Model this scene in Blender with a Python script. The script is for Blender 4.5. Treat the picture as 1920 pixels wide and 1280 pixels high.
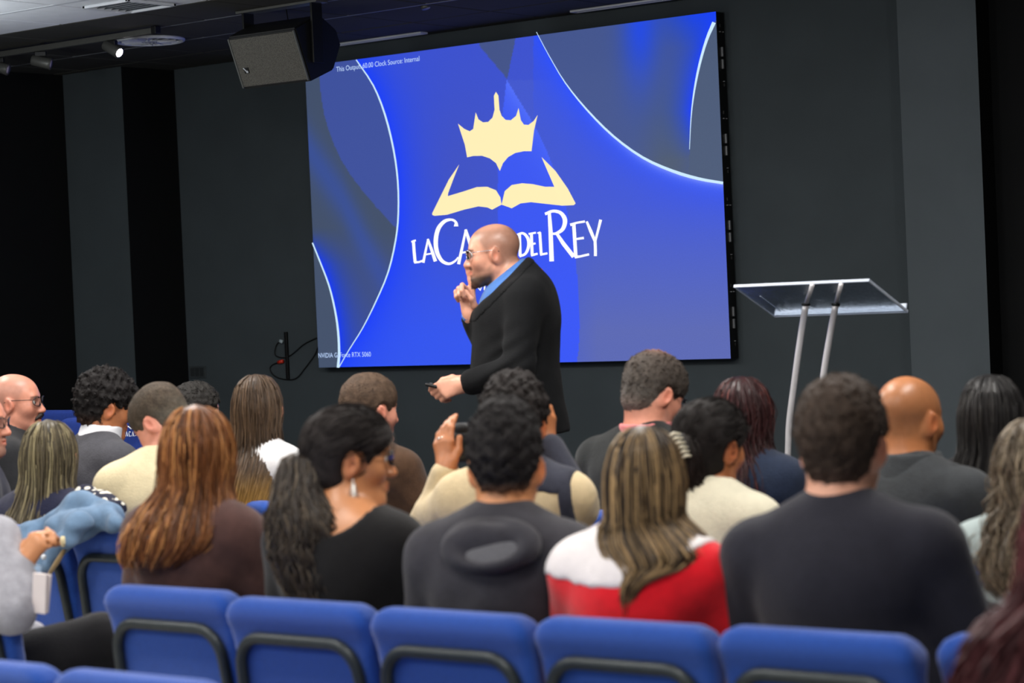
import bpy, bmesh, math, random
import numpy as np
from mathutils import Vector, Matrix

for o in list(bpy.data.objects):
    bpy.data.objects.remove(o)
SC = bpy.context.scene
COL = SC.collection
PI = math.pi
random.seed(7)

# ------------------------------------------------------------------ camera
FPX, EYE = 4200.0, 1.55
YAW, PIT, ROL = math.radians(37.57), math.radians(-1.146), math.radians(2.57)
FW = np.array([-math.sin(YAW) * math.cos(PIT), math.cos(YAW) * math.cos(PIT), math.sin(PIT)])
R0 = np.array([math.cos(YAW), math.sin(YAW), 0.0])
U0 = np.cross(R0, FW)
CR = math.cos(ROL) * R0 - math.sin(ROL) * U0
CU = math.sin(ROL) * R0 + math.cos(ROL) * U0
CAM = np.array([0, 0, EYE])


def ray(x, y):
    return FW + CR * (x - 960) / FPX - CU * (y - 640) / FPX


def at_y(x, y, Y):            # the place on the plane "Y metres down the room" seen at a pixel
    r = ray(x, y)
    return CAM + r * Y / r[1]


def at_z(x, y, z):
    r = ray(x, y)
    return CAM + r * (z - EYE) / r[2]


def at_d(x, y, d):
    return CAM + ray(x, y) * d


cd = bpy.data.cameras.new('camera_main')
cam = bpy.data.objects.new('camera_main', cd)
COL.objects.link(cam)
cd.sensor_width = 36
cd.lens = FPX / 1920 * 36
cd.clip_end = 60
m = Matrix.Identity(4)
for i in range(3):
    m[i][0], m[i][1], m[i][2], m[i][3] = CR[i], CU[i], -FW[i], CAM[i]
cam.matrix_world = m
cd.dof.use_dof = True
cd.dof.focus_distance = 11.3
cd.dof.aperture_fstop = 3.5
SC.camera = cam

# ------------------------------------------------------------------ world, light, exposure
SC.view_settings.view_transform = 'Standard'
SC.view_settings.look = 'None'
SC.view_settings.exposure = 0.0
SC.view_settings.gamma = 1.0
SC.view_settings.use_curve_mapping = False
try:
    SC.cycles.use_denoising = True
    SC.cycles.max_bounces = 6
except Exception:
    pass
w = bpy.data.worlds.new('world')
SC.world = w
w.use_nodes = True
w.node_tree.nodes['Background'].inputs[0].default_value = (0.80, 0.90, 1.0, 1)
w.node_tree.nodes['Background'].inputs[1].default_value = 0.42

CEIL = 3.24


def area(name, loc, sx, sy, power, col, rot=(0, 0, 0), spread=180):
    l = bpy.data.lights.new(name, 'AREA')
    l.shape = 'RECTANGLE'
    l.size, l.size_y, l.energy, l.color = sx, sy, power, col
    l.spread = math.radians(spread)
    o = bpy.data.objects.new(name, l)
    COL.objects.link(o)
    o.location, o.rotation_euler = loc, rot
    return o


for ly in (0.4, 3.0, 5.6):
    for lx in (-8.2, -6.2, -4.2, -2.2):
        area('ceiling_lamp', (lx, ly, CEIL - 0.06), 0.6, 0.6, 35, (1.0, 0.95, 0.89))
for lx, ly, lz in ((-9.9, 7.4, 2.7), (-8.4, 6.2, 2.86), (-6.4, 6.2, 2.86), (-4.4, 6.2, 2.86), (-2.4, 6.2, 2.86)):  # unseen fill lights, added to brighten the ceiling and front wall
    pl_ = bpy.data.lights.new('added_fill_light', 'POINT')
    pl_.energy, pl_.shadow_soft_size, pl_.color = (38 if lx > -8 else 26), .10, (1.0, .97, .93) if lx > -9 else (.90, .96, 1.0)
    po_ = bpy.data.objects.new('added_fill_light', pl_)
    COL.objects.link(po_)
    po_.location = (lx, ly, lz)


# ------------------------------------------------------------------ helpers
def s2l(c):
    return tuple((x / 255 / 12.92) if x / 255 <= 0.04045 else ((x / 255 + 0.055) / 1.055) ** 2.4 for x in c)


def mat(name, col, rough=0.6, metal=0.0, spec=0.5, noise=0.0, nscale=20, bump=0.0, bscale=60, attr=False,
        emit=None, estr=1.0, stretch=(1, 1, 1), trans=0.0, ior=1.45, coat=0.0, sheen=0.0, alpha=None):
    M = bpy.data.materials.new(name)
    M.use_nodes = True
    nt = M.node_tree
    N, L = nt.nodes, nt.links
    b = N['Principled BSDF']
    b.inputs['Roughness'].default_value = rough
    b.inputs['Metallic'].default_value = metal
    b.inputs['Specular IOR Level'].default_value = spec
    b.inputs['IOR'].default_value = ior
    b.inputs['Transmission Weight'].default_value = trans
    b.inputs['Coat Weight'].default_value = coat
    b.inputs['Sheen Weight'].default_value = sheen
    lin = s2l(col)
    b.inputs['Base Color'].default_value = (*lin, 1)
    src = None
    if attr:
        a = N.new('ShaderNodeAttribute')
        a.attribute_name = 'Col'
        src = a.outputs['Color']
    if noise or bump:
        tc = N.new('ShaderNodeTexCoord')
        mp = N.new('ShaderNodeMapping')
        mp.inputs['Scale'].default_value = stretch
        L.new(tc.outputs['Object'], mp.inputs['Vector'])
    if noise:
        n = N.new('ShaderNodeTexNoise')
        n.inputs['Scale'].default_value = nscale
        n.inputs['Detail'].default_value = 4
        L.new(mp.outputs[0], n.inputs['Vector'])
        mr = N.new('ShaderNodeMapRange')
        mr.inputs['From Min'].default_value = 0.3
        mr.inputs['From Max'].default_value = 0.7
        mr.inputs['To Min'].default_value = 1 - noise
        mr.inputs['To Max'].default_value = 1 + noise
        L.new(n.outputs['Fac'], mr.inputs['Value'])
        mx = N.new('ShaderNodeVectorMath')
        mx.operation = 'SCALE'
        if src:
            L.new(src, mx.inputs[0])
        else:
            mx.inputs[0].default_value = lin
        L.new(mr.outputs[0], mx.inputs['Scale'])
        src = mx.outputs[0]
    if src:
        L.new(src, b.inputs['Base Color'])
    if bump:
        n2 = N.new('ShaderNodeTexNoise')
        n2.inputs['Scale'].default_value = bscale
        n2.inputs['Detail'].default_value = 3
        L.new(mp.outputs[0], n2.inputs['Vector'])
        bp = N.new('ShaderNodeBump')
        bp.inputs['Strength'].default_value = bump
        bp.inputs['Distance'].default_value = 0.01
        L.new(n2.outputs['Fac'], bp.inputs['Height'])
        L.new(bp.outputs[0], b.inputs['Normal'])
    if emit is not None:
        b.inputs['Emission Color'].default_value = (*s2l(emit), 1)
        b.inputs['Emission Strength'].default_value = estr
    return M


def mesh_np(name, V, Fq, smooth=True):
    """V (n,3) array, Fq (m,k) array of equal-sized faces"""
    me = bpy.data.meshes.new(name)
    V = np.asarray(V, np.float32)
    Fq = np.asarray(Fq, np.int32)
    me.vertices.add(len(V))
    me.vertices.foreach_set('co', V.ravel())
    k = Fq.shape[1]
    me.loops.add(Fq.size)
    me.loops.foreach_set('vertex_index', Fq.ravel())
    me.polygons.add(len(Fq))
    me.polygons.foreach_set('loop_start', np.arange(0, Fq.size, k, dtype=np.int32))
    me.update(calc_edges=True)
    me.validate()
    me.polygons.foreach_set('use_smooth', np.full(len(me.polygons), smooth))
    return me


def set_col(me, C):
    a = me.color_attributes.new('Col', 'FLOAT_COLOR', 'POINT')
    C = np.asarray(C, np.float32)
    if C.shape[1] == 3:
        C = np.concatenate([C, np.ones((len(C), 1), np.float32)], 1)
    a.data.foreach_set('color', C.ravel())


def link(name, me, material=None, parent=None, loc=None):
    o = bpy.data.objects.new(name, me)
    COL.objects.link(o)
    if material is not None:
        me.materials.append(material)
    if parent is not None:
        o.parent = parent
    if loc is not None:
        o.location = loc
    return o


def bm_obj(name, bm, material=None, parent=None, smooth=False, loc=None):
    bmesh.ops.recalc_face_normals(bm, faces=bm.faces)
    me = bpy.data.meshes.new(name)
    bm.to_mesh(me)
    bm.free()
    if smooth:
        me.polygons.foreach_set('use_smooth', np.full(len(me.polygons), True))
    return link(name, me, material, parent, loc)


def tag(o, label, cat, group=None):
    o['label'] = label
    o['category'] = cat
    if group:
        o['group'] = group
    return o


def thing(name, label, cat, loc=(0, 0, 0), rz=0.0, group=None):
    o = bpy.data.objects.new(name, None)
    COL.objects.link(o)
    o.empty_display_size = 0.1
    o.location = loc
    o.rotation_euler = (0, 0, rz)
    return tag(o, label, cat, group)


def struct(o):
    o['kind'] = 'structure'
    return o


def box(bm, c, s, rot=None, bev=0.0):
    M = Matrix.Translation(Vector(c))
    if rot is not None:
        M = M @ rot.to_4x4()
    M = M @ Matrix.Diagonal((s[0], s[1], s[2], 1))
    r = bmesh.ops.create_cube(bm, size=1, matrix=M)
    if bev:
        es = list({e for v in r['verts'] for e in v.link_edges})
        bmesh.ops.bevel(bm, geom=es, offset=bev, segments=2, affect='EDGES', profile=0.5)
    return bm


def catmull(P, n=6):
    P = [np.asarray(p, float) for p in P]
    if len(P) < 3:
        return P
    Q = [2 * P[0] - P[1]] + P + [2 * P[-1] - P[-2]]
    out = []
    for i in range(1, len(Q) - 2):
        for k in range(n):
            t = k / n
            a, b, c, d = Q[i - 1], Q[i], Q[i + 1], Q[i + 2]
            out.append(.5 * (2 * b + (c - a) * t + (2 * a - 5 * b + 4 * c - d) * t * t + (3 * b - a - 3 * c + d) * t ** 3))
    out.append(P[-1])
    return out


def tube(bm, pts, r, seg=10, close=False, caps=True):
    pts = [Vector(p) for p in pts]
    n = len(pts)
    rs = r if isinstance(r, (list, tuple)) else [r] * n
    rings = []
    up = None
    for i, p in enumerate(pts):
        if close:
            t = (pts[(i + 1) % n] - pts[i - 1]).normalized()
        else:
            t = (pts[min(i + 1, n - 1)] - pts[max(i - 1, 0)]).normalized()
        if up is None:
            up = Vector((0, 0, 1)) if abs(t.z) < .9 else Vector((1, 0, 0))
        a = t.cross(up)
        if a.length < 1e-6:
            a = t.orthogonal()
        a.normalize()
        up = a.cross(t).normalized()
        rings.append([bm.verts.new(p + (a * math.cos(2 * PI * k / seg) + up * math.sin(2 * PI * k / seg)) * rs[i]) for k in range(seg)])
    for i in range(n if close else n - 1):
        A, B = rings[i], rings[(i + 1) % n]
        for k in range(seg):
            bm.faces.new((A[k], A[(k + 1) % seg], B[(k + 1) % seg], B[k]))
    if not close and caps:
        bm.faces.new(rings[0][::-1])
        bm.faces.new(rings[-1])
    return bm


# ------------------------------------------------------------------ implicit surfaces
def axis_pts(lo, hi, coarse, fine=()):
    """rectilinear axis, finer inside the given (a, b, step) spans"""
    out, x = [lo], lo
    while x < hi:
        st = coarse
        for a, b, s in fine:
            if a - coarse <= x < b:
                st = min(st, s)
        x += st
        out.append(x)
    return np.array(out, np.float32)


class Field:
    def __init__(s, ax):
        s.ax = ax
        s.f = np.full([len(a) for a in ax], .12, np.float32)

    def region(s, lo, hi):
        sl = []
        for a, l, h in zip(s.ax, lo, hi):
            i, j = np.searchsorted(a, l), np.searchsorted(a, h)
            if j <= i:
                return None
            sl.append(slice(i, j))
        X = s.ax[0][sl[0]][:, None, None]
        Y = s.ax[1][sl[1]][None, :, None]
        Z = s.ax[2][sl[2]][None, None, :]
        return tuple(sl), X, Y, Z

    def op(s, fn, lo, hi, k=.02, mode='u', pad=.05):
        r = s.region(np.asarray(lo) - pad, np.asarray(hi) + pad)
        if r is None:
            return
        sl, X, Y, Z = r
        d = fn(X, Y, Z)
        f = s.f[sl]
        if mode == 'u':
            h = np.maximum(k - np.abs(f - d), 0)
            s.f[sl] = np.minimum(f, d) - h * h / (4 * k)
        elif mode == 's':
            d = -d
            h = np.maximum(k - np.abs(f - d), 0)
            s.f[sl] = np.maximum(f, d) + h * h / (4 * k)

    def cone(s, a, b, ra, rb=None, k=.03, sc=(1, 1, 1), mode='u', infl=0.0):
        rb = ra if rb is None else rb
        ra, rb = ra + infl, rb + infl
        sc = np.asarray(sc, float)
        a0, b0 = np.asarray(a, float), np.asarray(b, float)
        a, b = a0 / sc, b0 / sc
        d = b - a
        L2 = max(float(d @ d), 1e-9)
        ms = float(sc.min())

        def fn(X, Y, Z):
            X, Y, Z = X / sc[0] - a[0], Y / sc[1] - a[1], Z / sc[2] - a[2]
            t = np.clip((X * d[0] + Y * d[1] + Z * d[2]) / L2, 0, 1)
            return (np.sqrt((X - t * d[0]) ** 2 + (Y - t * d[1]) ** 2 + (Z - t * d[2]) ** 2) - (ra + (rb - ra) * t)) * ms
        rr = max(ra, rb) * sc
        s.op(fn, np.minimum(a0, b0) - rr, np.maximum(a0, b0) + rr, k, mode)

    def chain(s, pts, rs, k=.03, infl=0.0, **kw):
        for i in range(len(pts) - 1):
            s.cone(pts[i], pts[i + 1], rs[i], rs[i + 1], k=k, infl=infl, **kw)

    def ell(s, c, r, rot=None, k=.03, mode='u', infl=0.0):
        r = np.asarray(r, float) + infl
        c = np.asarray(c, float)
        Rm = np.eye(3) if rot is None else np.asarray(rot)
        A = Rm.T

        def fn(X, Y, Z):
            X, Y, Z = X - c[0], Y - c[1], Z - c[2]
            q = [A[i, 0] * X + A[i, 1] * Y + A[i, 2] * Z for i in range(3)]
            k0 = np.sqrt(sum((q[i] / r[i]) ** 2 for i in range(3)))
            k1 = np.sqrt(sum((q[i] / r[i] ** 2) ** 2 for i in range(3))) + 1e-6
            return k0 * (k0 - 1) / k1
        e = np.sqrt(((Rm * r[None, :]) ** 2).sum(1))
        s.op(fn, c - e, c + e, k, mode)

    def torus(s, c, Rr, r, rot=None, sc=(1, 1), k=.01):
        c = np.asarray(c, float)
        Rm = np.eye(3) if rot is None else np.asarray(rot)
        A = Rm.T

        def fn(X, Y, Z):
            X, Y, Z = X - c[0], Y - c[1], Z - c[2]
            q = [A[i, 0] * X + A[i, 1] * Y + A[i, 2] * Z for i in range(3)]
            return np.sqrt((np.sqrt((q[0] / sc[0]) ** 2 + (q[1] / sc[1]) ** 2) - Rr) ** 2 + q[2] ** 2) - r
        e = Rr * max(sc) + r
        s.op(fn, c - e, c + e, k)

    def cut(s, fn, k=.008):
        """keep only where fn(X,Y,Z) < 0"""
        d = fn(s.ax[0][:, None, None], s.ax[1][None, :, None], s.ax[2][None, None, :])
        d = np.broadcast_to(d, s.f.shape)
        h = np.maximum(k - np.abs(s.f - d), 0)
        s.f = (np.maximum(s.f, d) + h * h / (4 * k)).astype(np.float32)

    def disp(s, fn):
        near = np.abs(s.f) < .06
        d = np.broadcast_to(fn(s.ax[0][:, None, None], s.ax[1][None, :, None], s.ax[2][None, None, :]), s.f.shape)
        s.f = np.where(near, s.f + d, s.f).astype(np.float32)

    def verts(s):
        f, ax = s.f, s.ax
        f = np.where(f == 0, 1e-6, f)
        f[0], f[-1], f[:, 0], f[:, -1], f[:, :, 0], f[:, :, -1] = .1, .1, .1, .1, .1, .1
        n = f.shape
        cd_ = (n[0] - 1, n[1] - 1, n[2] - 1)
        CE, PT, QD = [], [], []
        for a in range(3):
            b, c = (a + 1) % 3, (a + 2) % 3
            s0 = [slice(None)] * 3
            s1 = [slice(None)] * 3
            s0[a], s1[a] = slice(0, -1), slice(1, None)
            f0, f1 = f[tuple(s0)], f[tuple(s1)]
            idx = np.argwhere((f0 < 0) != (f1 < 0))
            if not len(idx):
                continue
            v0, v1 = f0[tuple(idx.T)], f1[tuple(idx.T)]
            t = v0 / (v0 - v1)
            P = np.empty((len(idx), 3))
            P[:, a] = ax[a][idx[:, a]] * (1 - t) + ax[a][idx[:, a] + 1] * t
            P[:, b] = ax[b][idx[:, b]]
            P[:, c] = ax[c][idx[:, c]]
            cells = []
            for ob, oc in ((-1, -1), (0, -1), (0, 0), (-1, 0)):
                q = idx.copy()
                q[:, b] += ob
                q[:, c] += oc
                cells.append((q[:, 0] * cd_[1] + q[:, 1]) * cd_[2] + q[:, 2])
            cells = np.stack(cells, 1)
            flip = v0 > 0
            QD.append(np.where(flip[:, None], cells[:, ::-1], cells))
            CE.append(cells)
            PT.append(P)
        if not CE:
            return None
        CE = np.concatenate(CE)
        PT = np.concatenate(PT)
        QD = np.concatenate(QD)
        u, inv = np.unique(CE.ravel(), return_inverse=True)
        inv = inv.ravel()
        cnt = np.bincount(inv, minlength=len(u))
        V = np.stack([np.bincount(inv, weights=np.repeat(PT[:, i], 4), minlength=len(u)) / cnt for i in range(3)], 1)
        return V, np.searchsorted(u, QD)

    def mesh(s, name):
        V, Q = s.verts()
        return mesh_np(name, V, Q), V


def wob(X, Y, Z, f, seed=0.0):
    a = np.sin(f * X + seed + 1.9 * np.sin(f * .63 * Y + seed * 2.1))
    b = np.sin(f * 1.13 * Y + seed * 1.7 + 1.7 * np.sin(f * .57 * Z + seed))
    c = np.sin(f * .94 * Z + seed * .6 + 1.8 * np.sin(f * .71 * X + seed * 3.3))
    return (a + b + c) / 3


def rot_x(a):
    c, s = math.cos(a), math.sin(a)
    return np.array([[1, 0, 0], [0, c, -s], [0, s, c]])


def rot_y(a):
    c, s = math.cos(a), math.sin(a)
    return np.array([[c, 0, s], [0, 1, 0], [-s, 0, c]])


def rot_z(a):
    c, s = math.cos(a), math.sin(a)
    return np.array([[c, -s, 0], [s, c, 0], [0, 0, 1]])


def nrm(v):
    v = np.asarray(v, float)
    return v / max(np.linalg.norm(v), 1e-9)

# ------------------------------------------------------------------ materials of the place
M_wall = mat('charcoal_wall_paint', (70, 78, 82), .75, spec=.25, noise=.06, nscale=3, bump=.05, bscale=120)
M_pil = mat('pillar_lighter_grey', (86, 94, 99), .75, spec=.25, noise=.05, nscale=3, bump=.05, bscale=120)  # lighter than the wall colour, used on the right pillar only
M_side = mat('black_and_painted_shade', (20, 21, 22), .85, spec=.15, noise=.05, nscale=4)  # near-black puts shade into right-facing sides; also the baseboard's own black
M_tile = mat('dark_ceiling_tile', (70, 70, 66), .9, spec=.2, noise=.05, nscale=9, bump=.25, bscale=160)
M_tilew = mat('pale_ceiling_tile', (236, 240, 244), .9, spec=.2, noise=.04, nscale=9, bump=.25, bscale=160)
M_grid = mat('ceiling_grid_bar', (120, 124, 128), .5, spec=.4, noise=.05)
M_void = mat('ceiling_joint', (14, 15, 17), .9, noise=.05)
M_white = mat('white_metal', (215, 220, 226), .35, noise=.03)
M_black = mat('black_plastic', (18, 18, 19), .45, noise=.1, nscale=30)
M_blackm = mat('black_metal', (30, 31, 31), .35, metal=.3, noise=.1, nscale=25)
M_bounce_floor = mat('unseen_pale_bounce_floor', (176, 174, 170), .5, noise=.06, nscale=6)  # unseen floor, made pale so its bounce brightens the ceiling
M_stage = mat('dark_stage_floor', (38, 39, 42), .6, noise=.15, nscale=30)

# ------------------------------------------------------------------ room shell
YW = 11.1                                   # front wall
XL, XR, YB = at_y(128, 400, 10.6)[0], 3.5, -3.0


def slab(name, c, s, material, kids=None):
    return struct(bm_obj(name, box(bmesh.new(), c, s), material))


floor = slab('floor', ((XL + XR) / 2, (YB + YW) / 2, -.05), (XR - XL, YW - YB, .1), M_bounce_floor)
stage = slab('trim_1', ((XL + XR) / 2, (6.83 + YW) / 2, .09), (XR - XL, YW - 6.83, .18), M_stage)
wall_front = slab('wall_front', ((XL + XR) / 2, YW + .1, CEIL / 2 + .1), (XR - XL, .2, CEIL + .4), M_wall)
wall_left = slab('wall_left', (XL - .1, (YB + YW) / 2, CEIL / 2 + .1), (.2, YW - YB, CEIL + .4), M_side)  # its shade is put into the near-black colour
wall_right_blocker = slab('wall_right_blocker', (XR + .1, (YB + YW) / 2, CEIL / 2 + .1), (.2, YW - YB, CEIL + .4), M_wall)  # unseen, added to keep world light off right-facing sides
ceiling = slab('ceiling', ((XL + XR) / 2, (YB + YW) / 2, CEIL + .11), (XR - XL, YW - YB, .1), M_void)

# ceiling tiles: dark ones over the stage, pale ones over the seats, each its own piece in the grid
TX, TY, X0T, Y0T = .6, .576, -9.34, 8.785


def tile_mesh(name, mt):
    bm = bmesh.new()
    box(bm, (0, 0, .015), (TX - .014, TY - .014, .03))
    bmesh.ops.bevel(bm, geom=[e for e in bm.edges if e.verts[0].co.z < .001 and e.verts[1].co.z < .001], offset=.006, segments=1, affect='EDGES')
    o = bm_obj(name, bm, mt, ceiling)
    o.location = (0, 0, CEIL)
    return o


def lay(proto, xs, ys, skip=()):
    first = True
    for j in ys:
        for i in xs:
            if (i, j) in skip:
                continue
            o = proto if first else proto.copy()
            if not first:
                COL.objects.link(o)
            first = False
            o.location = (X0T + (i + .5) * TX, Y0T + (j + .5) * TY, CEIL + random.uniform(0, .003))


lay(tile_mesh('dark_tile', M_tile), range(-7, 11), range(0, 4))
lay(tile_mesh('pale_tile', M_tilew), range(-7, 11), range(-4, 0))
# what is left of the ceiling, out of the picture above the seats
bm = bmesh.new()
box(bm, ((XL + XR) / 2, (YB + Y0T - 4 * TY) / 2, CEIL + .02), (XR - XL, Y0T - 4 * TY - YB, .04))
o = bm_obj('pale_ceiling_field', bm, M_tilew, ceiling)
# thin grid bars that catch the light along the rows
for j, mt in ((-1, M_white), (1, M_grid), (2, M_grid)):
    bm = bmesh.new()
    box(bm, (X0T - .6, Y0T + j * TY, CEIL + .006), (11, .016 if j > 0 else .03, .012))
    bm_obj('grid_bar', bm, mt, ceiling)

# pillars flanking the stage: charcoal front, shade on the return painted in black
def pillar(name, xa, xb, y0):
    bm = bmesh.new()
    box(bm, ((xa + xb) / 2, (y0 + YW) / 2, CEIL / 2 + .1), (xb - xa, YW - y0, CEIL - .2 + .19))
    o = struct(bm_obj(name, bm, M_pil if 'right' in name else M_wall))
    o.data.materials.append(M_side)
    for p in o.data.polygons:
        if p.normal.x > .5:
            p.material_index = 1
    return o


pl = [at_y(130, 400, 10.6)[0], at_y(240, 400, 10.6)[0]]
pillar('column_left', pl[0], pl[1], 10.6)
pr = [at_y(1693, 300, 10.75)[0], at_y(1845, 400, 10.75)[0]]
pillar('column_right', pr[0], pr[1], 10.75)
# past the right pillar the wall carries the same painted-in shade
slab('wall_painted_shade', ((pr[1] + XR) / 2, YW - .1, CEIL / 2 + .1), (XR - pr[1], .2, CEIL + .3), M_side)
slab('baseboard_front', ((XL + XR) / 2, YW - .008, .23), (XR - XL, .016, .1), M_side)

# linear air slots in the ceiling next to the wall
for k, (pa, pb) in enumerate((((640, 84), (808, 61)), ((1078, 21), (1300, -9)))):
    a, b = at_z(*pa, CEIL), at_z(*pb, CEIL)
    t = thing('linear_diffuser', ['white linear air slot in the ceiling above the left half of the lit screen',
                                  'white linear air slot in the ceiling above the right half of the lit screen'][k], 'vent',
              ((a[0] + b[0]) / 2, 10.93, CEIL), 0, 'linear air slots by the stage wall')
    Ls = b[0] - a[0]
    for sy in (-.028, .028):
        bm_obj('frame_rail', box(bmesh.new(), (0, sy, -.006), (Ls, .016, .012), bev=.002), M_white, t)
    for sx in (-1, 1):
        bm_obj('end_cap', box(bmesh.new(), (sx * (Ls / 2 - .008), 0, -.006), (.016, .04, .012)), M_white, t)
    bm_obj('slot', box(bmesh.new(), (0, 0, .004), (Ls - .03, .04, .008)), M_black, t)

# square ceiling grille in the pale part
t = thing('ceiling_grille', 'square dark air grille with pale rim set in the pale ceiling', 'vent', (-9.1, 8.53, CEIL))
M_grille = mat('grey_grille', (70, 76, 84), .6, noise=.08)
for sx, sy, lx, ly in ((0, -.17, .36, .02), (0, .17, .36, .02), (-.17, 0, .02, .36), (.17, 0, .02, .36)):
    bm_obj('rim', box(bmesh.new(), (sx, sy, -.008), (lx, ly, .016), bev=.003), M_white, t)
bm_obj('backing', box(bmesh.new(), (0, 0, .012), (.32, .32, .01)), M_grille, t)
for k in range(6):
    bm_obj('blade', box(bmesh.new(), (0, -.13 + k * .052, -.002), (.32, .03, .003), Matrix.Rotation(.5, 3, 'X')), M_grille, t)

# round swirl diffuser in the dark part
t = thing('swirl_diffuser', 'round white swirl air diffuser in the dark ceiling tiles', 'vent', (-10.19, 9.71, CEIL))
bm = bmesh.new()
tube(bm, [(.205 * math.cos(a), .205 * math.sin(a), -.006) for a in np.linspace(0, 2 * PI, 40, endpoint=False)], .012, 8, close=True)
bm_obj('rim', bm, M_white, t, True)
bm = bmesh.new()
bmesh.ops.create_cone(bm, cap_ends=True, segments=40, radius1=.2, radius2=.2, depth=.006, matrix=Matrix.Translation((0, 0, .0)))
bm_obj('face_plate', bm, mat('diffuser_face', (150, 156, 165), .5, noise=.04), t)
first = None
for k in range(16):
    a = 2 * PI * k / 16
    if first is None:
        bm = bmesh.new()
        box(bm, (.115, 0, -.01), (.12, .03, .004), Matrix.Rotation(.5, 3, 'X'))
        first = bm_obj('vane', bm, M_white, t)
    else:
        c = first.copy()
        COL.objects.link(c)
        c.rotation_euler = (0, 0, a)
bm = bmesh.new()
bmesh.ops.create_cone(bm, cap_ends=True, segments=24, radius1=.045, radius2=.05, depth=.012, matrix=Matrix.Translation((0, 0, -.01)))
bm_obj('hub', bm, M_white, t)

# lighting track with three spots
t = thing('lighting_track', 'grey lighting track under the dark ceiling carrying three small spots', 'track', (-10.55, 9.26, CEIL - .03))
M_track = mat('track_grey', (96, 97, 94), .4, metal=.4, noise=.05)
bm_obj('rail', box(bmesh.new(), (-.6, 0, 0), (2.95, .035, .035), bev=.004), M_track, t)
bm_obj('end_cap', box(bmesh.new(), (.885, 0, .002), (.04, .045, .045), bev=.004), M_black, t)
for dx in (-1.3, -.1):
    bm_obj('mounting_clip', box(bmesh.new(), (dx, 0, .024), (.03, .03, .014)), M_black, t)
M_lamp_on = mat('lamp_glow', (255, 250, 255), .4, emit=(255, 245, 255), estr=12, noise=.01)
M_lamp_off = mat('lamp_glass', (170, 160, 180), .15, noise=.02)


def spot(px, py, label, lit, drop, tilt, spin):
    p = at_y(px, py, 9.26)
    t = thing('track_spot', label, 'spotlight', (p[0], 9.26, CEIL - .05), spin, 'spots on the lighting track')
    zc = p[2] - (CEIL - .05)
    bm_obj('adapter', box(bmesh.new(), (0, 0, -.015), (.07, .03, .03), bev=.004), M_black, t)
    bm_obj('stem', tube(bmesh.new(), [(0, 0, -.03), (0, 0, zc + .02)], .009, 8), M_blackm, t, True)
    A = Vector((math.cos(tilt), 0, math.sin(tilt)))
    c = Vector((0, 0, zc))
    pts = [c - A * .06, c - A * .055, c + A * .05, c + A * .06]
    bm_obj('housing', tube(bmesh.new(), pts, [.026, .032, .036, .036], 16), M_track, t, True)
    bm_obj('ring', tube(bmesh.new(), [c + A * .056, c + A * .064], .038, 16), M_track, t, True)
    bm_obj('lamp', tube(bmesh.new(), [c + A * .060, c + A * .0655], .026, 16), M_lamp_on if lit else M_lamp_off, t, True)
    return t, c + A * .08, A


t, c, A = spot(210, 91, 'lit track spot glowing white, hanging near the end of the track', True, .15, -.5, .12)
sl = bpy.data.lights.new('track_spot_beam', 'SPOT')
sl.energy, sl.spot_size, sl.spot_blend, sl.shadow_soft_size = 18, 1.1, .5, .03
so = bpy.data.objects.new('track_spot_beam', sl)
COL.objects.link(so)
so.parent = t
so.location = c
so.rotation_euler = Vector(A).to_track_quat('-Z', 'Y').to_euler()
spot(77, 116, 'unlit track spot tilted down, between the lit one and the frame edge', False, .15, -.25, .62)
spot(-2, 126, 'unlit track spot cut off by the edge of the frame', False, .15, -.3, .5)
# a further can light over the screen
p = at_y(795, 6, 10.0)
t = thing('can_spot', 'small grey cylinder spotlight hanging from the ceiling above the screen', 'spotlight', (p[0], 10.0, CEIL))
zc = p[2] - CEIL
bm_obj('stem', tube(bmesh.new(), [(0, 0, 0), (0, 0, zc + .07)], .008, 8), M_blackm, t, True)
bm_obj('housing', tube(bmesh.new(), [(-.012, 0, zc + .08), (-.01, 0, zc + .075), (.012, 0, zc - .03), (.013, 0, zc - .034)], [.024, .028, .028, .024], 14), M_track, t, True)

# ------------------------------------------------------------------ LED screen
YS = 11.0
sTR, sBR, sBL = at_y(1339, 22, YS), at_y(1370, 672, YS), at_y(598, 689, YS)
sx0, sx1, sz0, sz1 = sBL[0], sBR[0], sBR[2], sTR[2]
screen = thing('led_screen', 'large blue lit screen with gold crown and open book logo on the charcoal wall', 'screen', ((sx0 + sx1) / 2, YS, sz0))
SO = np.array([(sx0 + sx1) / 2, YS, sz0])


def onscr(px, py, lift=0.0):
    """where on the flat screen a point of its picture lies"""
    p = at_y(px, py, YS) - SO
    return (p[0], -lift, p[2])


def poly_sd(P, line):
    """signed distance (px) of points to a polyline; positive on its right-hand side going along it (image axes)"""
    best = np.full(len(P), 1e9)
    sg = np.ones(len(P))
    for a, b in zip(line[:-1], line[1:]):
        a, b = np.asarray(a, float), np.asarray(b, float)
        d = b - a
        q = P - a
        t = np.clip((q @ d) / (d @ d), 0, 1)
        e = q - t[:, None] * d
        dist = np.sqrt((e ** 2).sum(1))
        cr = d[0] * q[:, 1] - d[1] * q[:, 0]
        m_ = dist < best - 1e-6
        best = np.where(m_, dist, best)
        sg = np.where(m_, np.where(cr > 0, 1, -1), sg)
    return best * sg


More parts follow.
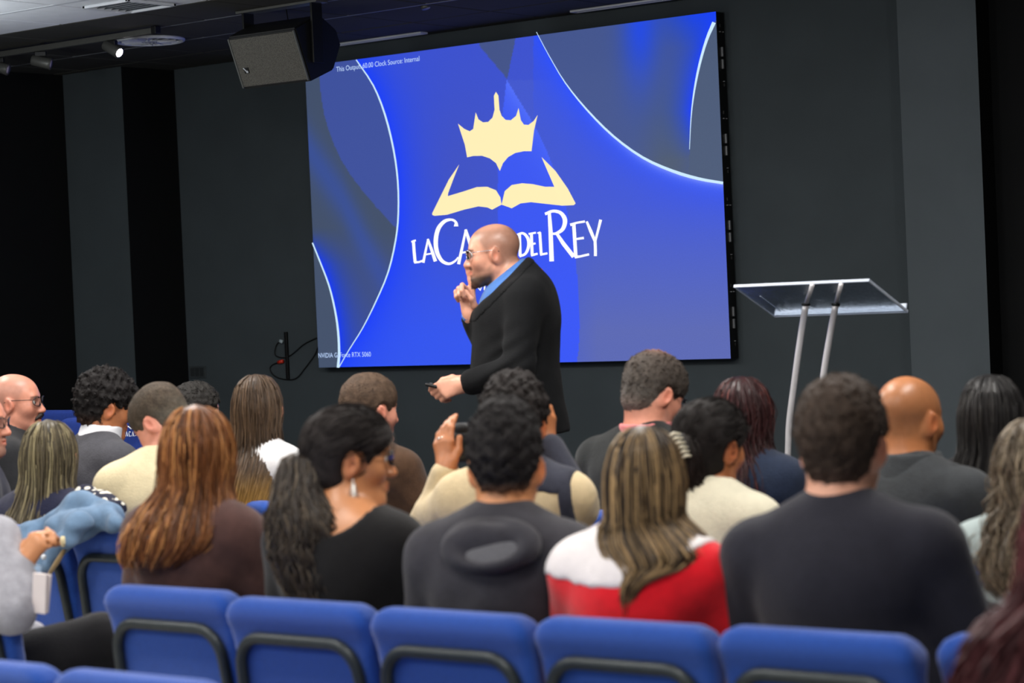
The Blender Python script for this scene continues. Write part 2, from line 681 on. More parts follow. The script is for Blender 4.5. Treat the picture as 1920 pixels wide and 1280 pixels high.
ARC1 = catmull([(664, 100), (668, 112), (700, 160), (722, 215), (738, 280), (746, 340), (747, 400), (742, 450), (728, 510), (705, 565), (680, 615), (655, 655), (636, 688)], 3)
ARC2 = catmull([(586, 455), (600, 490), (617, 535), (628, 580), (634, 620), (636, 660), (634, 689)], 3)
ARC3 = catmull([(1006, 60), (1030, 105), (1060, 155), (1100, 205), (1150, 255), (1205, 295), (1260, 320), (1310, 335), (1356, 343)], 3)
ARC4 = catmull([(1339, 42), (1325, 75), (1312, 120), (1302, 170), (1296, 220), (1293, 280)], 3)
EDGE5 = catmull([(950, 150), (1010, 250), (1050, 350), (1075, 450), (1085, 560), (1086, 640), (1080, 690)], 3)
EDGE6 = catmull([(596, 120), (608, 215), (640, 300), (690, 370), (740, 425)], 3)

nx, nz = 420, 270
gx, gz = np.meshgrid(np.linspace(sx0, sx1, nx), np.linspace(sz0, sz1, nz), indexing='ij')
GV = np.stack([gx.ravel(), np.full(gx.size, YS), gz.ravel()], 1)
v = GV - CAM
dd = v @ FW
PX = np.stack([960 + FPX * (v @ CR) / dd, 640 - FPX * (v @ CU) / dd], 1)


def mixc(a, b, t):
    t = np.clip(t, 0, 1)[:, None]
    return a * (1 - t) + np.asarray(b, float) * t


x, y = PX[:, 0], PX[:, 1]
d1, d2, d3, d4, d5, d6 = [poly_sd(PX, L_) for L_ in (ARC1, ARC2, ARC3, ARC4, EDGE5, EDGE6)]
# sides: going down a line in image axes, the left of the picture is the positive side
right1 = (d1 < 0)
C_ = np.tile(np.array([58., 80., 205.]), (len(PX), 1))
C_ = mixc(C_, (45, 85, 245), np.clip((y - 330) / 300, 0, 1) * .8)
C_ = mixc(C_, (62, 80, 190), np.exp(-((x - 850) / 90) ** 2 - ((y - 330) / 150) ** 2) * .8)
C_ = mixc(C_, (20, 62, 250), np.where(right1, np.exp(d1 / 38), 0))
# right of the wedge edge: greyer towards the lower right
r5 = (d5 < 0) & (y > 150)
C_ = mixc(C_, (66, 88, 205), np.where(r5, .75, 0))
C_ = mixc(C_, (88, 102, 178), np.where(r5, np.clip((y - 380) / 240, 0, 1) * np.clip((x - 1000) / 120, 0, 1), 0))
# bright wedge below the apex
lx = np.interp(y, [148, 290, 420, 690], [950, 933, 934, 936])
wedge = (x > lx) & (d5 > 0) & (y > 148)
C_ = mixc(C_, (52, 84, 246), np.where(wedge, .85, 0))
C_ = mixc(C_, (82, 112, 250), np.where(wedge, np.exp(-np.abs(d5) / 30) * np.clip(1 - (y - 150) / 260, 0, 1), 0))
# grey triangle above the apex
tri = (y < 148) & (x > np.interp(y, [85, 148], [898, 951])) & (x < np.interp(y, [75, 148], [966, 951]))
C_ = mixc(C_, (66, 82, 128), np.where(tri, .9, 0))
# left of arc 1
l1 = ~right1
cl = np.tile(np.array([64., 78., 104.]), (len(PX), 1))
cl = mixc(cl, (60, 80, 165), np.where(d6 < 0, .85, 0))
g = np.exp(-((y - np.interp(x, [575, 640, 690, 740], [275, 370, 470, 560])) / 45) ** 2)
cl = mixc(cl, (48, 78, 180), g * .55)
cl = mixc(cl, (60, 78, 160), np.clip((y - 430) / 200, 0, 1) * .6)
cl = mixc(cl, (10, 55, 250), np.where(d2 < 0, np.exp(d2 / 26), 0) * np.clip((y - 425) / 70, 0, 1))
cl = mixc(cl, (66, 80, 105), np.where((d2 > 0) & (y > 452) & (x < 640), 1, 0))
C_ = np.where(l1[:, None], cl, C_)
# above arc 3
a3 = (d3 < 0) & (x > 1000)
cr_ = np.tile(np.array([66., 84., 140.]), (len(PX), 1))
cr_ = mixc(cr_, (74, 88, 112), np.exp(-((x - 1255) / 48) ** 2) * np.clip((y - 90) / 130, 0, 1))
cr_ = mixc(cr_, (22, 70, 245), np.exp(-((x - 1200) / 34) ** 2 - ((y - 40) / 120) ** 2) * .8)
cr_ = mixc(cr_, (10, 60, 250), np.where(d4 > 0, np.exp(-d4 / 30), 0) * np.clip((300 - y) / 90, 0, 1))
cr_ = mixc(cr_, (5, 60, 250), np.clip((90 - y) / 80, 0, 1) * np.clip((x - 1210) / 90, 0, 1))
cr_ = mixc(cr_, (72, 88, 118), np.where((d4 < 0) & (y > 40), np.clip(-d4 / 3, 0, 1), 0))
C_ = np.where(a3[:, None], cr_, C_)
b3 = (d3 > 0) & (x > 1000)
C_ = mixc(C_, (40, 78, 250), np.where(b3, np.exp(-d3 / 42), 0))
C_ = mixc(C_, (150, 165, 250), np.where(b3, np.exp(-d3 / 7), 0) * np.clip((x - 1080) / 150, 0, 1))
lin = np.where(C_ / 255 <= .04045, C_ / 255 / 12.92, ((C_ / 255 + .055) / 1.055) ** 2.4)

ii = np.arange(nx * nz).reshape(nx, nz)
Q = np.stack([ii[:-1, :-1].ravel(), ii[1:, :-1].ravel(), ii[1:, 1:].ravel(), ii[:-1, 1:].ravel()], 1)
me = mesh_np('picture', GV - SO, Q, False)
set_col(me, lin)


def emis_attr(name):
    M = bpy.data.materials.new(name)
    M.use_nodes = True
    N, L = M.node_tree.nodes, M.node_tree.links
    b = N['Principled BSDF']
    b.inputs['Base Color'].default_value = (.01, .01, .012, 1)
    b.inputs['Roughness'].default_value = .6
    a = N.new('ShaderNodeAttribute')
    a.attribute_name = 'Col'
    # faint dot grain of the diode matrix
    n = N.new('ShaderNodeTexNoise')
    n.inputs['Scale'].default_value = 160
    tc = N.new('ShaderNodeTexCoord')
    L.new(tc.outputs['Object'], n.inputs['Vector'])
    mr = N.new('ShaderNodeMapRange')
    mr.inputs['To Min'].default_value = .88
    mr.inputs['To Max'].default_value = 1.12
    L.new(n.outputs['Fac'], mr.inputs['Value'])
    L.new(a.outputs['Color'], b.inputs['Emission Color'])
    L.new(mr.outputs[0], b.inputs['Emission Strength'])
    return M


link('picture', me, emis_attr('screen_picture'), screen)


def emis(name, col, s=1.0):
    return mat(name, (6, 6, 6), .6, emit=col, estr=s)


M_wht = emis('screen_white', (255, 255, 255), 1.05)
M_cyn = emis('screen_pale_cyan', (205, 235, 255), 1.0)
M_gold = emis('screen_gold', (255, 240, 184), 1.0)
M_org = emis('screen_orange', (255, 95, 15), 1.0)
M_txt = emis('screen_text', (190, 215, 255), 1.0)


def flat_poly(polys, material, name, lift):
    bm = bmesh.new()
    for P in polys:
        f = bm.faces.new([bm.verts.new(onscr(*p, lift)) for p in P])
    bmesh.ops.triangulate(bm, faces=list(bm.faces), ngon_method='EAR_CLIP')
    me = bpy.data.meshes.new(name)
    bm.to_mesh(me)
    bm.free()
    return link(name, me, material, screen)


def ribbon(line, wids):
    P = [np.asarray(p, float) for p in line]
    n = len(P)
    A, B = [], []
    for i in range(n):
        t = P[min(i + 1, n - 1)] - P[max(i - 1, 0)]
        t /= max(np.linalg.norm(t), 1e-6)
        w_ = np.interp(i / (n - 1), np.linspace(0, 1, len(wids)), wids) / 2
        nrm_ = np.array([-t[1], t[0]])
        A.append(P[i] + nrm_ * w_)
        B.append(P[i] - nrm_ * w_)
    return A + B[::-1]


def ribbons(lines, material, name, lift):
    bm = bmesh.new()
    for line, wids in lines:
        pol = ribbon(line, wids)
        n = len(pol) // 2
        vs = [bm.verts.new(onscr(*p, lift)) for p in pol]
        for i in range(n - 1):
            bm.faces.new((vs[i], vs[i + 1], vs[2 * n - 2 - i], vs[2 * n - 1 - i]))
    me = bpy.data.meshes.new(name)
    bm.to_mesh(me)
    bm.free()
    return link(name, me, material, screen)


inside1 = [p for p in ARC1 if p[1] > 110]
for rb in ((inside1, (2, 3.5, 3, 3, 2, 1.5)), (ARC2, (2.5, 3, 4, 5)), (ARC3, (1, 1.5, 3.5, 4.5, 6, 5)), (ARC4, (7, 5, 4, 2, 1))):
    ribbons([rb], M_cyn, 'light_streak', .0012)


def Z8(pts):                                      # tracing at 3.05x of the logo area
    return [(740 + a / 3.0476, 140 + b / 3.0476) for a, b in pts]


crown = Z8([(363, 280), (385, 340), (402, 400), (415, 472), (450, 464), (500, 463), (545, 478), (580, 505), (602, 550), (620, 505), (650, 470), (690, 447), (740, 437), (783, 437), (787, 390), (797, 320), (818, 230),
            (795, 265), (765, 287), (740, 285), (722, 260), (709, 190), (695, 235), (665, 260), (635, 258), (612, 235), (600, 200), (597, 165), (594, 120), (580, 98), (568, 120), (570, 165), (572, 200), (560, 245),
            (535, 270), (505, 272), (480, 255), (464, 215), (460, 270), (450, 310), (430, 323), (400, 310)])
bookl = Z8([(370, 512), (310, 600), (215, 792), (217, 802), (230, 806), (300, 800), (400, 770), (480, 752), (530, 758), (558, 771), (612, 742), (605, 700), (580, 660), (530, 640), (470, 642), (400, 665), (300, 695), (335, 600)])
bookr = Z8([(840, 470), (935, 640), (860, 640), (790, 625), (730, 620), (670, 630), (630, 665), (612, 742), (670, 763), (720, 735), (780, 728), (860, 737), (960, 748), (1025, 745), (1035, 735), (990, 650), (920, 550)])
flat_poly([crown], M_gold, 'crown_emblem', .002)
flat_poly([bookl, bookr], M_gold, 'book_emblem', .002)

LT = []


def st(pts, w_, curve=False):
    p = Z8(pts)
    LT.append((catmull(p, 5) if curve else p, [q / 3.0476 for q in (w_ if isinstance(w_, (list, tuple)) else [w_])] * (1 if isinstance(w_, (list, tuple)) else 2)))


st([(96, 955), (110, 949), (122, 946)], 10); st([(108, 950), (112, 1010), (118, 1072)], 17); st([(112, 1072), (140, 1070), (162, 1062)], [14, 11, 12])
st([(192, 938), (178, 1005), (164, 1074)], [10, 13, 15]); st([(190, 938), (212, 1000), (234, 1066)], [13, 17, 20]); st([(173, 1028), (218, 1020)], 9)
st([(352, 866), (350, 842), (325, 828), (285, 838), (250, 880), (236, 945), (242, 1010), (270, 1062), (310, 1080), (345, 1065), (364, 1042)], [26, 14, 13, 20, 24, 25, 24, 20, 15, 12, 8], True)
st([(408, 884), (388, 980), (366, 1082)], [12, 15, 18]); st([(406, 884), (432, 965), (462, 1062)], [15, 20, 23]); st([(378, 1018), (440, 1008)], 11)
st([(540, 905), (515, 895), (490, 915), (495, 950), (525, 975), (538, 1010), (515, 1045), (480, 1040)], 17, True)
st([(610, 885), (592, 970), (570, 1055)], [12, 15, 18]); st([(608, 885), (632, 965), (662, 1045)], [15, 20, 23]); st([(584, 1005), (640, 998)], 11)
st([(714, 912), (716, 970), (718, 1036)], 17); st([(700, 914), (735, 906), (762, 935), (766, 980), (748, 1022), (714, 1038)], [12, 14, 18, 18, 15, 12], True)
st([(782, 905), (784, 965), (787, 1032)], 17); st([(766, 910), (808, 902)], 11); st([(786, 968), (806, 963)], 11); st([(780, 1032), (818, 1022)], [14, 12])
st([(830, 900), (834, 960), (838, 1026)], 16); st([(816, 905), (834, 899)], 9); st([(832, 1028), (874, 1020)], [13, 12])
st([(884, 784), (892, 900), (898, 1066)], [18, 24, 26]); st([(860, 796), (905, 779), (950, 790), (974, 830), (962, 880), (925, 906), (895, 908)], [16, 16, 20, 26, 22, 16, 10], True); st([(925, 904), (965, 965), (1024, 1040)], [16, 23, 24])
st([(1024, 850), (1030, 945), (1036, 1042)], 20); st([(1004, 858), (1040, 846), (1088, 838)], [16, 12, 13]); st([(1030, 940), (1082, 932)], [11, 14]); st([(1030, 1042), (1060, 1038), (1112, 1026)], [16, 13, 13])
st([(1098, 838), (1122, 895), (1148, 958)], [13, 19, 15]); st([(1178, 828), (1164, 885), (1146, 955)], [17, 14, 13]); st([(1146, 950), (1148, 1000), (1148, 1036)], 17)
ribbons(LT, M_wht, 'church_name', .0016)
flat_poly([[(996, 504), (1017, 504), (1018, 522), (996, 522)]], M_org, 'orange_mark', .002)
for rb in (([(1002, 517), (1017, 520)], [3, 3]), ([(893, 533), (901, 544), (905, 532)], [3, 3]), ([(909, 531), (909, 544)], [3, 3])):
    ribbons([rb], M_wht, 'small_mark', .0026)


def screen_text(txt, name, pa, pb, up_px, material):
    """flat lettering on the screen from pixel pa to pixel pb, cap height as given in px"""
    cu = bpy.data.curves.new(name, 'FONT')
    cu.body = txt
    cu.size = 1
    tmp = bpy.data.objects.new(name, cu)
    COL.objects.link(tmp)
    dg = bpy.context.evaluated_depsgraph_get()
    me = bpy.data.meshes.new_from_object(tmp.evaluated_get(dg))
    bpy.data.objects.remove(tmp)
    V = np.empty(len(me.vertices) * 3, np.float32)
    me.vertices.foreach_get('co', V)
    V = V.reshape(-1, 3)
    a, b, c = [np.array(onscr(*p)) for p in (pa, pb, (pa[0], pa[1] - up_px))]
    wx, wy = V[:, 0].max(), .72
    W3 = a + np.outer(V[:, 0] / wx, b - a) + np.outer(V[:, 1] / wy, [0, 0, c[2] - a[2]])
    W3[:, 1] = -.0022
    me.vertices.foreach_set('co', W3.astype(np.float32).ravel())
    me.update()
    me.name = name
    return link(name, me, material, screen)


screen_text('This Output: 60.00 Clock Source: Internal', 'status_text', (631, 134.5), (787, 114), 9.5, M_txt)
screen_text('NVIDIA GeForce RTX 5060', 'status_text', (597, 670.5), (696, 668), 9, M_txt)

# cabinet behind the picture: four rows of modules with latches at the open side
bm_obj('cabinet', box(bmesh.new(), (0, .045, (sz1 - sz0) / 2), (sx1 - sx0, .084, sz1 - sz0), bev=.003), M_black, screen)
M_latch = mat('latch_grey', (150, 152, 155), .35, metal=.5, noise=.05)
hx = (sx1 - sx0) / 2
mh = (sz1 - sz0) / 4
proto = {}
for r in range(4):
    for nm, dz, hh, yy, mt in (('latch', .27, .055, .045, M_latch), ('latch', .20, .055, .045, M_latch), ('connector', .42, .02, .03, M_blackm), ('connector', .08, .02, .05, M_blackm), ('rivet', .385, .006, .03, M_latch), ('rivet', .385, .006, .06, M_latch), ('rivet', .1, .006, .05, M_latch)):
        o = bm_obj(nm, box(bmesh.new(), (0, 0, 0), (.012, .014 if nm == 'latch' else .01, hh), bev=.002), mt, screen)
        o.location = (hx + .004, yy, r * mh + dz)

# wall socket plate and cables at the left of the screen
M_insert = mat('dark_insert', (48, 52, 54), .4, noise=.03)
M_plate = mat('black_socket_plate', (64, 70, 73), .4, noise=.04)
p = at_y(372, 697, YW)
t = thing('wall_socket', 'black wall socket plate low on the charcoal wall left of the screen', 'socket', (p[0], YW - .004, p[2]))
bm_obj('plate', box(bmesh.new(), (0, 0, 0), (.16, .012, .085), bev=.003), M_plate, t)
for k in (-1, 0, 1):
    bm_obj('insert', box(bmesh.new(), (k * .045, -.007, 0), (.04, .004, .06), bev=.001), M_insert, t)
p = at_y(539, 667, YW)
a_, b_ = at_y(537, 622, YW), at_y(543, 710, YW)
tag(bm_obj('cable_channel', box(bmesh.new(), ((a_[0] + b_[0]) / 2, YW - .01, (a_[2] + b_[2]) / 2), (.022, .02, a_[2] - b_[2]), bev=.003), M_black),
    'black vertical cable channel on the wall left of the screen', 'cable channel')


def wall_cable(px, label, plug=None, pm=None):
    pts = catmull([at_y(*q, YW - .012) for q in px], 6)
    o0 = pts[0]
    t = thing('cable', label, 'cable', tuple(o0), 0, 'cables hanging on the wall by the screen')
    bm_obj('cord', tube(bmesh.new(), [q - o0 for q in pts], .0036, 6), M_black, t, True)
    if plug:
        a, b = at_y(*plug[0], YW - .014) - o0, at_y(*plug[1], YW - .014) - o0
        bm_obj('plug', tube(bmesh.new(), [a, b], .013, 8), pm, t, True)


wall_cable([(527, 639), (519, 645), (515, 660), (519, 668), (535, 670), (550, 662), (570, 645), (594, 633)], 'thin black cable with a pale plug, upper loop beside the wall channel', ((525, 639), (530, 641)), mat('pale_plug', (170, 185, 190), .4, noise=.03))
wall_cable([(527, 678), (512, 683), (506, 692), (515, 705), (535, 711), (555, 709), (572, 690), (590, 665), (596, 650)], 'thin black cable with a red plug, lower loop beside the wall channel', ((522, 679), (531, 677)), mat('red_plug', (205, 50, 30), .4, noise=.03))

# ------------------------------------------------------------------ loudspeaker hung from the ceiling
YB_ = 9.15
p = at_y(504, 111, YB_)
spk = thing('loudspeaker', 'black wedge loudspeaker with grey grille hung from the dark ceiling', 'loudspeaker', (p[0], YB_, p[2]), .0)
spk.rotation_euler = (math.radians(22), 0, math.radians(2))
M_cab = mat('black_cabinet', (17, 18, 18), .5, noise=.15, nscale=60, bump=.1, bscale=200)


def grille_mat():
    M = mat('grey_mesh_grille', (88, 86, 80), .6, metal=.2)
    N, L = M.node_tree.nodes, M.node_tree.links
    v_ = N.new('ShaderNodeTexVoronoi')
    v_.inputs['Scale'].default_value = 160
    tc = N.new('ShaderNodeTexCoord')
    L.new(tc.outputs['Object'], v_.inputs['Vector'])
    mr = N.new('ShaderNodeMapRange')
    mr.inputs['From Max'].default_value = .6
    mr.inputs['To Min'].default_value = .25
    mr.inputs['To Max'].default_value = 1.25
    L.new(v_.outputs['Distance'], mr.inputs['Value'])
    mx = N.new('ShaderNodeVectorMath')
    mx.operation = 'SCALE'
    mx.inputs[0].default_value = s2l((88, 86, 80))
    L.new(mr.outputs[0], mx.inputs['Scale'])
    L.new(mx.outputs[0], N['Principled BSDF'].inputs['Base Color'])
    return M


SW, SH, SD = .50, .31, .34
prof = [(0, -SH / 2), (0, SH / 2), (.10, SH / 2 + .005), (.24, SH / 2 - .0), (SD, SH / 2 - .12), (SD, -SH / 2 + .1), (.22, -SH / 2 - .005)]
bm = bmesh.new()
f1 = bm.faces.new([bm.verts.new((-SW / 2, y_, z_)) for y_, z_ in prof])
r = bmesh.ops.extrude_face_region(bm, geom=[f1])
bmesh.ops.translate(bm, verts=[g_ for g_ in r['geom'] if isinstance(g_, bmesh.types.BMVert)], vec=(SW, 0, 0))
bmesh.ops.bevel(bm, geom=list(bm.edges), offset=.008, segments=2, affect='EDGES')
bm_obj('cabinet', bm, M_cab, spk)
bm_obj('grille', box(bmesh.new(), (0, -.004, 0), (SW - .03, .012, SH - .03), bev=.004), grille_mat(), spk)
for sx in (-1, 1):
    bm_obj('edge_rail', box(bmesh.new(), (sx * (SW / 2 - .009), -.006, 0), (.010, .014, SH - .02), bev=.003), mat('rail_grey', (95, 98, 96), .4, noise=.05), spk)
bd = bm_obj('badge', box(bmesh.new(), (-SW / 2 + .075, -.012, -.045), (.034, .006, .034), bev=.002), M_black, spk)
bm = bmesh.new()
box(bm, (-SW / 2 + .071, -.016, -.042), (.005, .003, .036), Matrix.Rotation(-.7, 3, 'Y'))
box(bm, (-SW / 2 + .081, -.016, -.055), (.012, .003, .005))
box(bm, (-SW / 2 + .085, -.016, -.051), (.004, .003, .012), Matrix.Rotation(-.3, 3, 'Y'))
bm_obj('badge_mark', bm, M_white, bd)
for k in range(2):
    bm = bmesh.new()
    bmesh.ops.create_icosphere(bm, subdivisions=1, radius=.005, matrix=Matrix.Translation((SW / 2 + .002, .13 + k * .02, .03)))
    bm_obj('screw', bm, M_latch, spk)
brk = thing('speaker_bracket', 'black U bracket holding the loudspeaker to the ceiling', 'bracket', (p[0], YB_ + .12, CEIL))
zb = p[2] - CEIL
for sx in (-1, 1):
    bm_obj('arm', box(bmesh.new(), (sx * (SW / 2 + .012), 0, (zb - .04) / 2), (.014, .085, -zb + .04), bev=.002), M_blackm, brk)
bm_obj('top_plate', box(bmesh.new(), (0, 0, -.008), (SW + .12, .10, .014), bev=.002), M_track, brk)
bm_obj('safety_wire', tube(bmesh.new(), [(-.02, .06, 0), (.05, .02, zb + .1)], .003, 6), M_black, brk, True)

# ------------------------------------------------------------------ lectern
lp = at_y(1533, 560, 7.4)
lec = thing('lectern', 'clear acrylic lectern with sloped top on two curved polished rods', 'lectern', (lp[0], 7.4, .18))
zt = lp[2] - .18


def glass_mat(name, tint, rough=.02):
    return mat(name, tint, rough, trans=1.0, ior=1.47, spec=.5)


M_acr = glass_mat('clear_acrylic', (225, 236, 250))
N, L = M_acr.node_tree.nodes, M_acr.node_tree.links
wv = N.new('ShaderNodeTexWave')
wv.inputs['Scale'].default_value = 60
wv.inputs['Distortion'].default_value = 6
tc = N.new('ShaderNodeTexCoord')
L.new(tc.outputs['Object'], wv.inputs['Vector'])
bp = N.new('ShaderNodeBump')
bp.inputs['Strength'].default_value = .12
L.new(wv.outputs['Fac'], bp.inputs['Height'])
L.new(bp.outputs[0], N['Principled BSDF'].inputs['Normal'])
M_acre = mat('frosted_acrylic_edge', (225, 235, 250), .25, trans=.35, ior=1.47, spec=.8)
M_rod = mat('polished_rod', (246, 244, 246), .25, metal=.35, noise=.03)
TAU = math.radians(23)
RX = Matrix.Rotation(-TAU, 3, 'X')
bw, bl = .57, .31
bc = Vector((0, .02, zt))
bm_obj('top_board', box(bmesh.new(), bc, (bw, bl, .009), RX, bev=.002), M_acr, lec)


def onb(x_, y_, z_):
    return bc + RX @ Vector((x_, y_, z_))


for nm, c_, s_ in (('board_edge', (0, -bl / 2 - .002, 0), (bw + .01, .005, .012)), ('board_edge', (0, bl / 2 + .002, 0), (bw + .01, .005, .012)), ('board_edge', (bw / 2 + .002, 0, 0), (.005, bl, .012)), ('board_edge', (-bw / 2 - .002, 0, 0), (.005, bl, .012)), ('book_lip', (0, bl / 2 - .004, .016), (bw, .008, .026))):
    bm_obj(nm, box(bmesh.new(), onb(*c_), s_, RX, bev=.0015), M_acre, lec)
bm_obj('scratch_line', box(bmesh.new(), onb(-.235, .03, .006), (.004, .16, .002), RX), M_acre, lec)
for k, (xt, pts) in enumerate(((-.075, [(1511, 571), (1500, 640), (1489, 720), (1480, 790), (1478, 836), (1476, 900), (1476, 960)]), (.065, [(1567, 571), (1556, 630), (1546, 690), (1539, 750), (1536, 830), (1534, 900), (1534, 960)]))):
    P3 = [Vector(at_y(*q, 7.42 + .0006 * (q[1] - 571))) - Vector((lp[0], 7.4, .18)) for q in pts]
    P3 = [Vector(q) for q in catmull(P3, 5)]
    P3.append(Vector((P3[-1].x, P3[-1].y, .02)))
    bm_obj('rod', tube(bmesh.new(), P3, .0125, 14), M_rod, lec, True)
    bm_obj('collar', tube(bmesh.new(), [P3[0] + Vector((0, 0, -.004)), P3[0] + Vector((.001, 0, .006))], .0165, 14), M_blackm, lec, True)
bn = RX @ Vector((0, 0, 1))
for pa, pb in (((1511, 571), (1523, 534)), ((1567, 571), (1577, 533))):  # added bars stand in for the rods' reflection in the board
    ends = []
    for q in (pa, pb):
        rr_, o_ = Vector(ray(*q)), Vector(CAM) - Vector((lp[0], 7.4, .18))
        ends.append(o_ + rr_ * ((bc - bn * .013 - o_).dot(bn) / rr_.dot(bn)))
    bm_obj('rod_reflection_bar', tube(bmesh.new(), ends, .0085, 12), M_rod, lec, True)
bm_obj('foot_plate', box(bmesh.new(), (.0, .05, .01), (.5, .36, .02), bev=.004), M_acr, lec)

# ------------------------------------------------------------------ chairs
M_blue = mat('blue_upholstery', (34, 76, 162), .9, spec=.2, noise=.10, nscale=140, bump=.25, bscale=420, sheen=.35)
M_frame = mat('dark_grey_tube', (50, 56, 58), .38, metal=.35, noise=.1, nscale=30)

CW = .486


def make_chair():
    """origin on the floor below the top edge of the back; faces +Y"""
    t = thing('chair', 'blue upholstered chair', 'chair')
    ax = [axis_pts(-.27, .27, .012), axis_pts(-.10, .18, .010), axis_pts(.36, .87, .012)]
    F = Field(ax)
    hw = .230

    def back(X, Y, Z):
        yc = (.83 - Z) * .16                       # reclined
        wv_ = hw - .018 * np.clip((.80 - Z) / .4, 0, 1)
        th = .030 + .014 * np.exp(-((Z - .79) / .035) ** 2)
        qx = np.abs(X) - (wv_ - .055)
        qz = np.abs(Z - .61) - (.22 - .055)
        d2 = np.sqrt(np.maximum(qx, 0) ** 2 + np.maximum(qz, 0) ** 2) + np.minimum(np.maximum(qx, qz), 0) - .055
        dy = np.abs(Y - yc - .03) - th
        a, b = d2 + .022, dy + .022
        return np.sqrt(np.maximum(a, 0) ** 2 + np.maximum(b, 0) ** 2) + np.minimum(np.maximum(a, b), 0) - .022
    F.op(back, (-.27, -.1, .36), (.27, .18, .87))
    me, _ = F.mesh('backrest')
    link('backrest', me, M_blue, t)
    F = Field([axis_pts(-.27, .27, .014), axis_pts(.02, .56, .014), axis_pts(.36, .50, .01)])

    def seat(X, Y, Z):
        qx, qy = np.abs(X) - .17, np.abs(Y - .29) - .16
        d2 = np.sqrt(np.maximum(qx, 0) ** 2 + np.maximum(qy, 0) ** 2) + np.minimum(np.maximum(qx, qy), 0) - .06
        dz = np.abs(Z - .425 + .01 * ((X / .2) ** 2)) - .032
        a, b = d2 + .02, dz + .02
        return np.sqrt(np.maximum(a, 0) ** 2 + np.maximum(b, 0) ** 2) + np.minimum(np.maximum(a, b), 0) - .02
    F.op(seat, (-.27, .02, .36), (.27, .56, .5))
    me, _ = F.mesh('seat')
    link('seat', me, M_blue, t)

    def yb(z):
        return (.83 - z) * .16 - .012
    hwf, zt_, rc = .19, .738, .075
    pts = [(-hwf - .012, yb(.44), .44), (-hwf - .004, yb(.58), .58)]
    for a in np.linspace(PI, PI / 2, 7):
        pts.append((-hwf + rc + rc * math.cos(a), yb(zt_ - rc + rc * math.sin(a)), zt_ - rc + rc * math.sin(a)))
    pts += [(-q[0], q[1], q[2]) for q in pts[::-1]]
    bm_obj('back_frame', tube(bmesh.new(), pts, .0145, 10), M_frame, t, True)
    for sx in (-1, 1):
        bm_obj('leg', tube(bmesh.new(), [(sx * (hwf + .012), yb(.44), .44), (sx * (hwf + .016), yb(.44) - .02, .25), (sx * (hwf + .02), yb(.44) - .09, .0)], .0125, 8), M_frame, t, True)
        bm_obj('leg', tube(bmesh.new(), [(sx * (hwf + .012), .47, .39), (sx * (hwf + .016), .50, .0)], .0125, 8), M_frame, t, True)
        bm_obj('side_rail', tube(bmesh.new(), [(sx * (hwf + .012), yb(.40), .40), (sx * (hwf + .012), .47, .39)], .0125, 8), M_frame, t, True)
    return t


CH0 = make_chair()
CH0K = list(CH0.children)
used = False


def chair(x, y, label, group, rz=0.0, sz=1.025):
    global used
    if not used:
        used = True
        r = CH0
    else:
        r = CH0.copy()
        COL.objects.link(r)
        for c in CH0K:
            k = c.copy()
            COL.objects.link(k)
            k.parent = r
    r.location = (x, y, 0)
    r.scale = (1, 1, sz)
    r.rotation_euler = (0, 0, rz)
    tag(r, label, 'chair', group)
    return r


rowC = ['under the person in dark brown', 'under the person in black with silver earrings', 'under the person in the grey hoodie', 'under the person in the red and white sweater', 'under the broad person in the dark navy sweater']
for i, s_ in enumerate(rowC):
    chair((-4.175, -3.672, -3.193, -2.735, -2.283)[i], (3.93, 3.87, 3.855, 3.875, 3.905)[i], 'near row blue chair ' + s_, 'blue chairs in the near row')
chair(-1.815, 3.97, 'near row blue chair at the right frame edge beside the maroon top', 'blue chairs in the near row')
chair(-5.0, 3.9, 'blue chair at the left frame edge under the person in grey and black', 'blue chairs in the near row')
for i, (x_, s_) in enumerate(((-3.84, 'leftmost blue chair top along the bottom frame edge'), (-3.357, 'blue chair top along the bottom edge, right of the leftmost'),)):
    chair(x_, 3.05, s_, 'blue chairs in the last row', 0, .995)
chair(-1.35, 3.05, 'blue chair below the frame under the person with maroon hair', 'blue chairs in the last row')
XY = lambda px, Y: at_y(px, 760, Y)[0]
for x_, s_ in ((XY(-42, 5.2), 'at the left edge under the person in navy'), (-5.96, 'half covered by the pale denim jacket'), (-5.475, 'beside the denim jacket, beyond the person in dark brown'), (-4.5, 'standing empty beyond the black wide-necked top'),
               (XY(958, 5.2), 'under the person raising a camera'), (XY(1328, 5.1), 'under the cream sweater with the ivory clip'), (XY(1942, 5.1), 'under the person in the pale grey top')):
    chair(x_, 4.96, 'blue chair in the middle row ' + s_, 'blue chairs in the middle row')
chair(XY(300, 5.42) + .10, 5.16, 'blue chair turned aside under the bowed person in cream', 'blue chairs in the middle row', YAW)
for px_, Y_, s_ in ((20, 6.0, 'under the black jacket and thin glasses'), (193, 6.06, 'under the person in the grey blazer'), (482, 6.04, 'under the person in the white top'), (690, 6.08, 'under the person in the brown suede jacket'),
                    (985, 6.05, 'standing empty beyond the camera holder'), (1222, 6.1, 'under the black knit with the pink collar'), (1392, 6.20, 'under the person in the dark denim jacket')):
    chair(XY(px_, Y_), 5.84 + (.14 if px_ == 1392 else 0), 'blue chair in the front row ' + s_, 'blue chairs in the front row')
chair(XY(1702, 5.86), 5.62, 'blue chair in the front row under the person in the charcoal jacket', 'blue chairs in the front row')
chair(XY(1856, 6.16), 5.92, 'blue chair in the front row under the person in black by the pillar', 'blue chairs in the front row')

# two high chairs in blue covers up front at the left, one with the printed emblem
M_cover = mat('blue_cover_cloth', (22, 50, 128), .9, noise=.08, nscale=60, bump=.2, bscale=200)


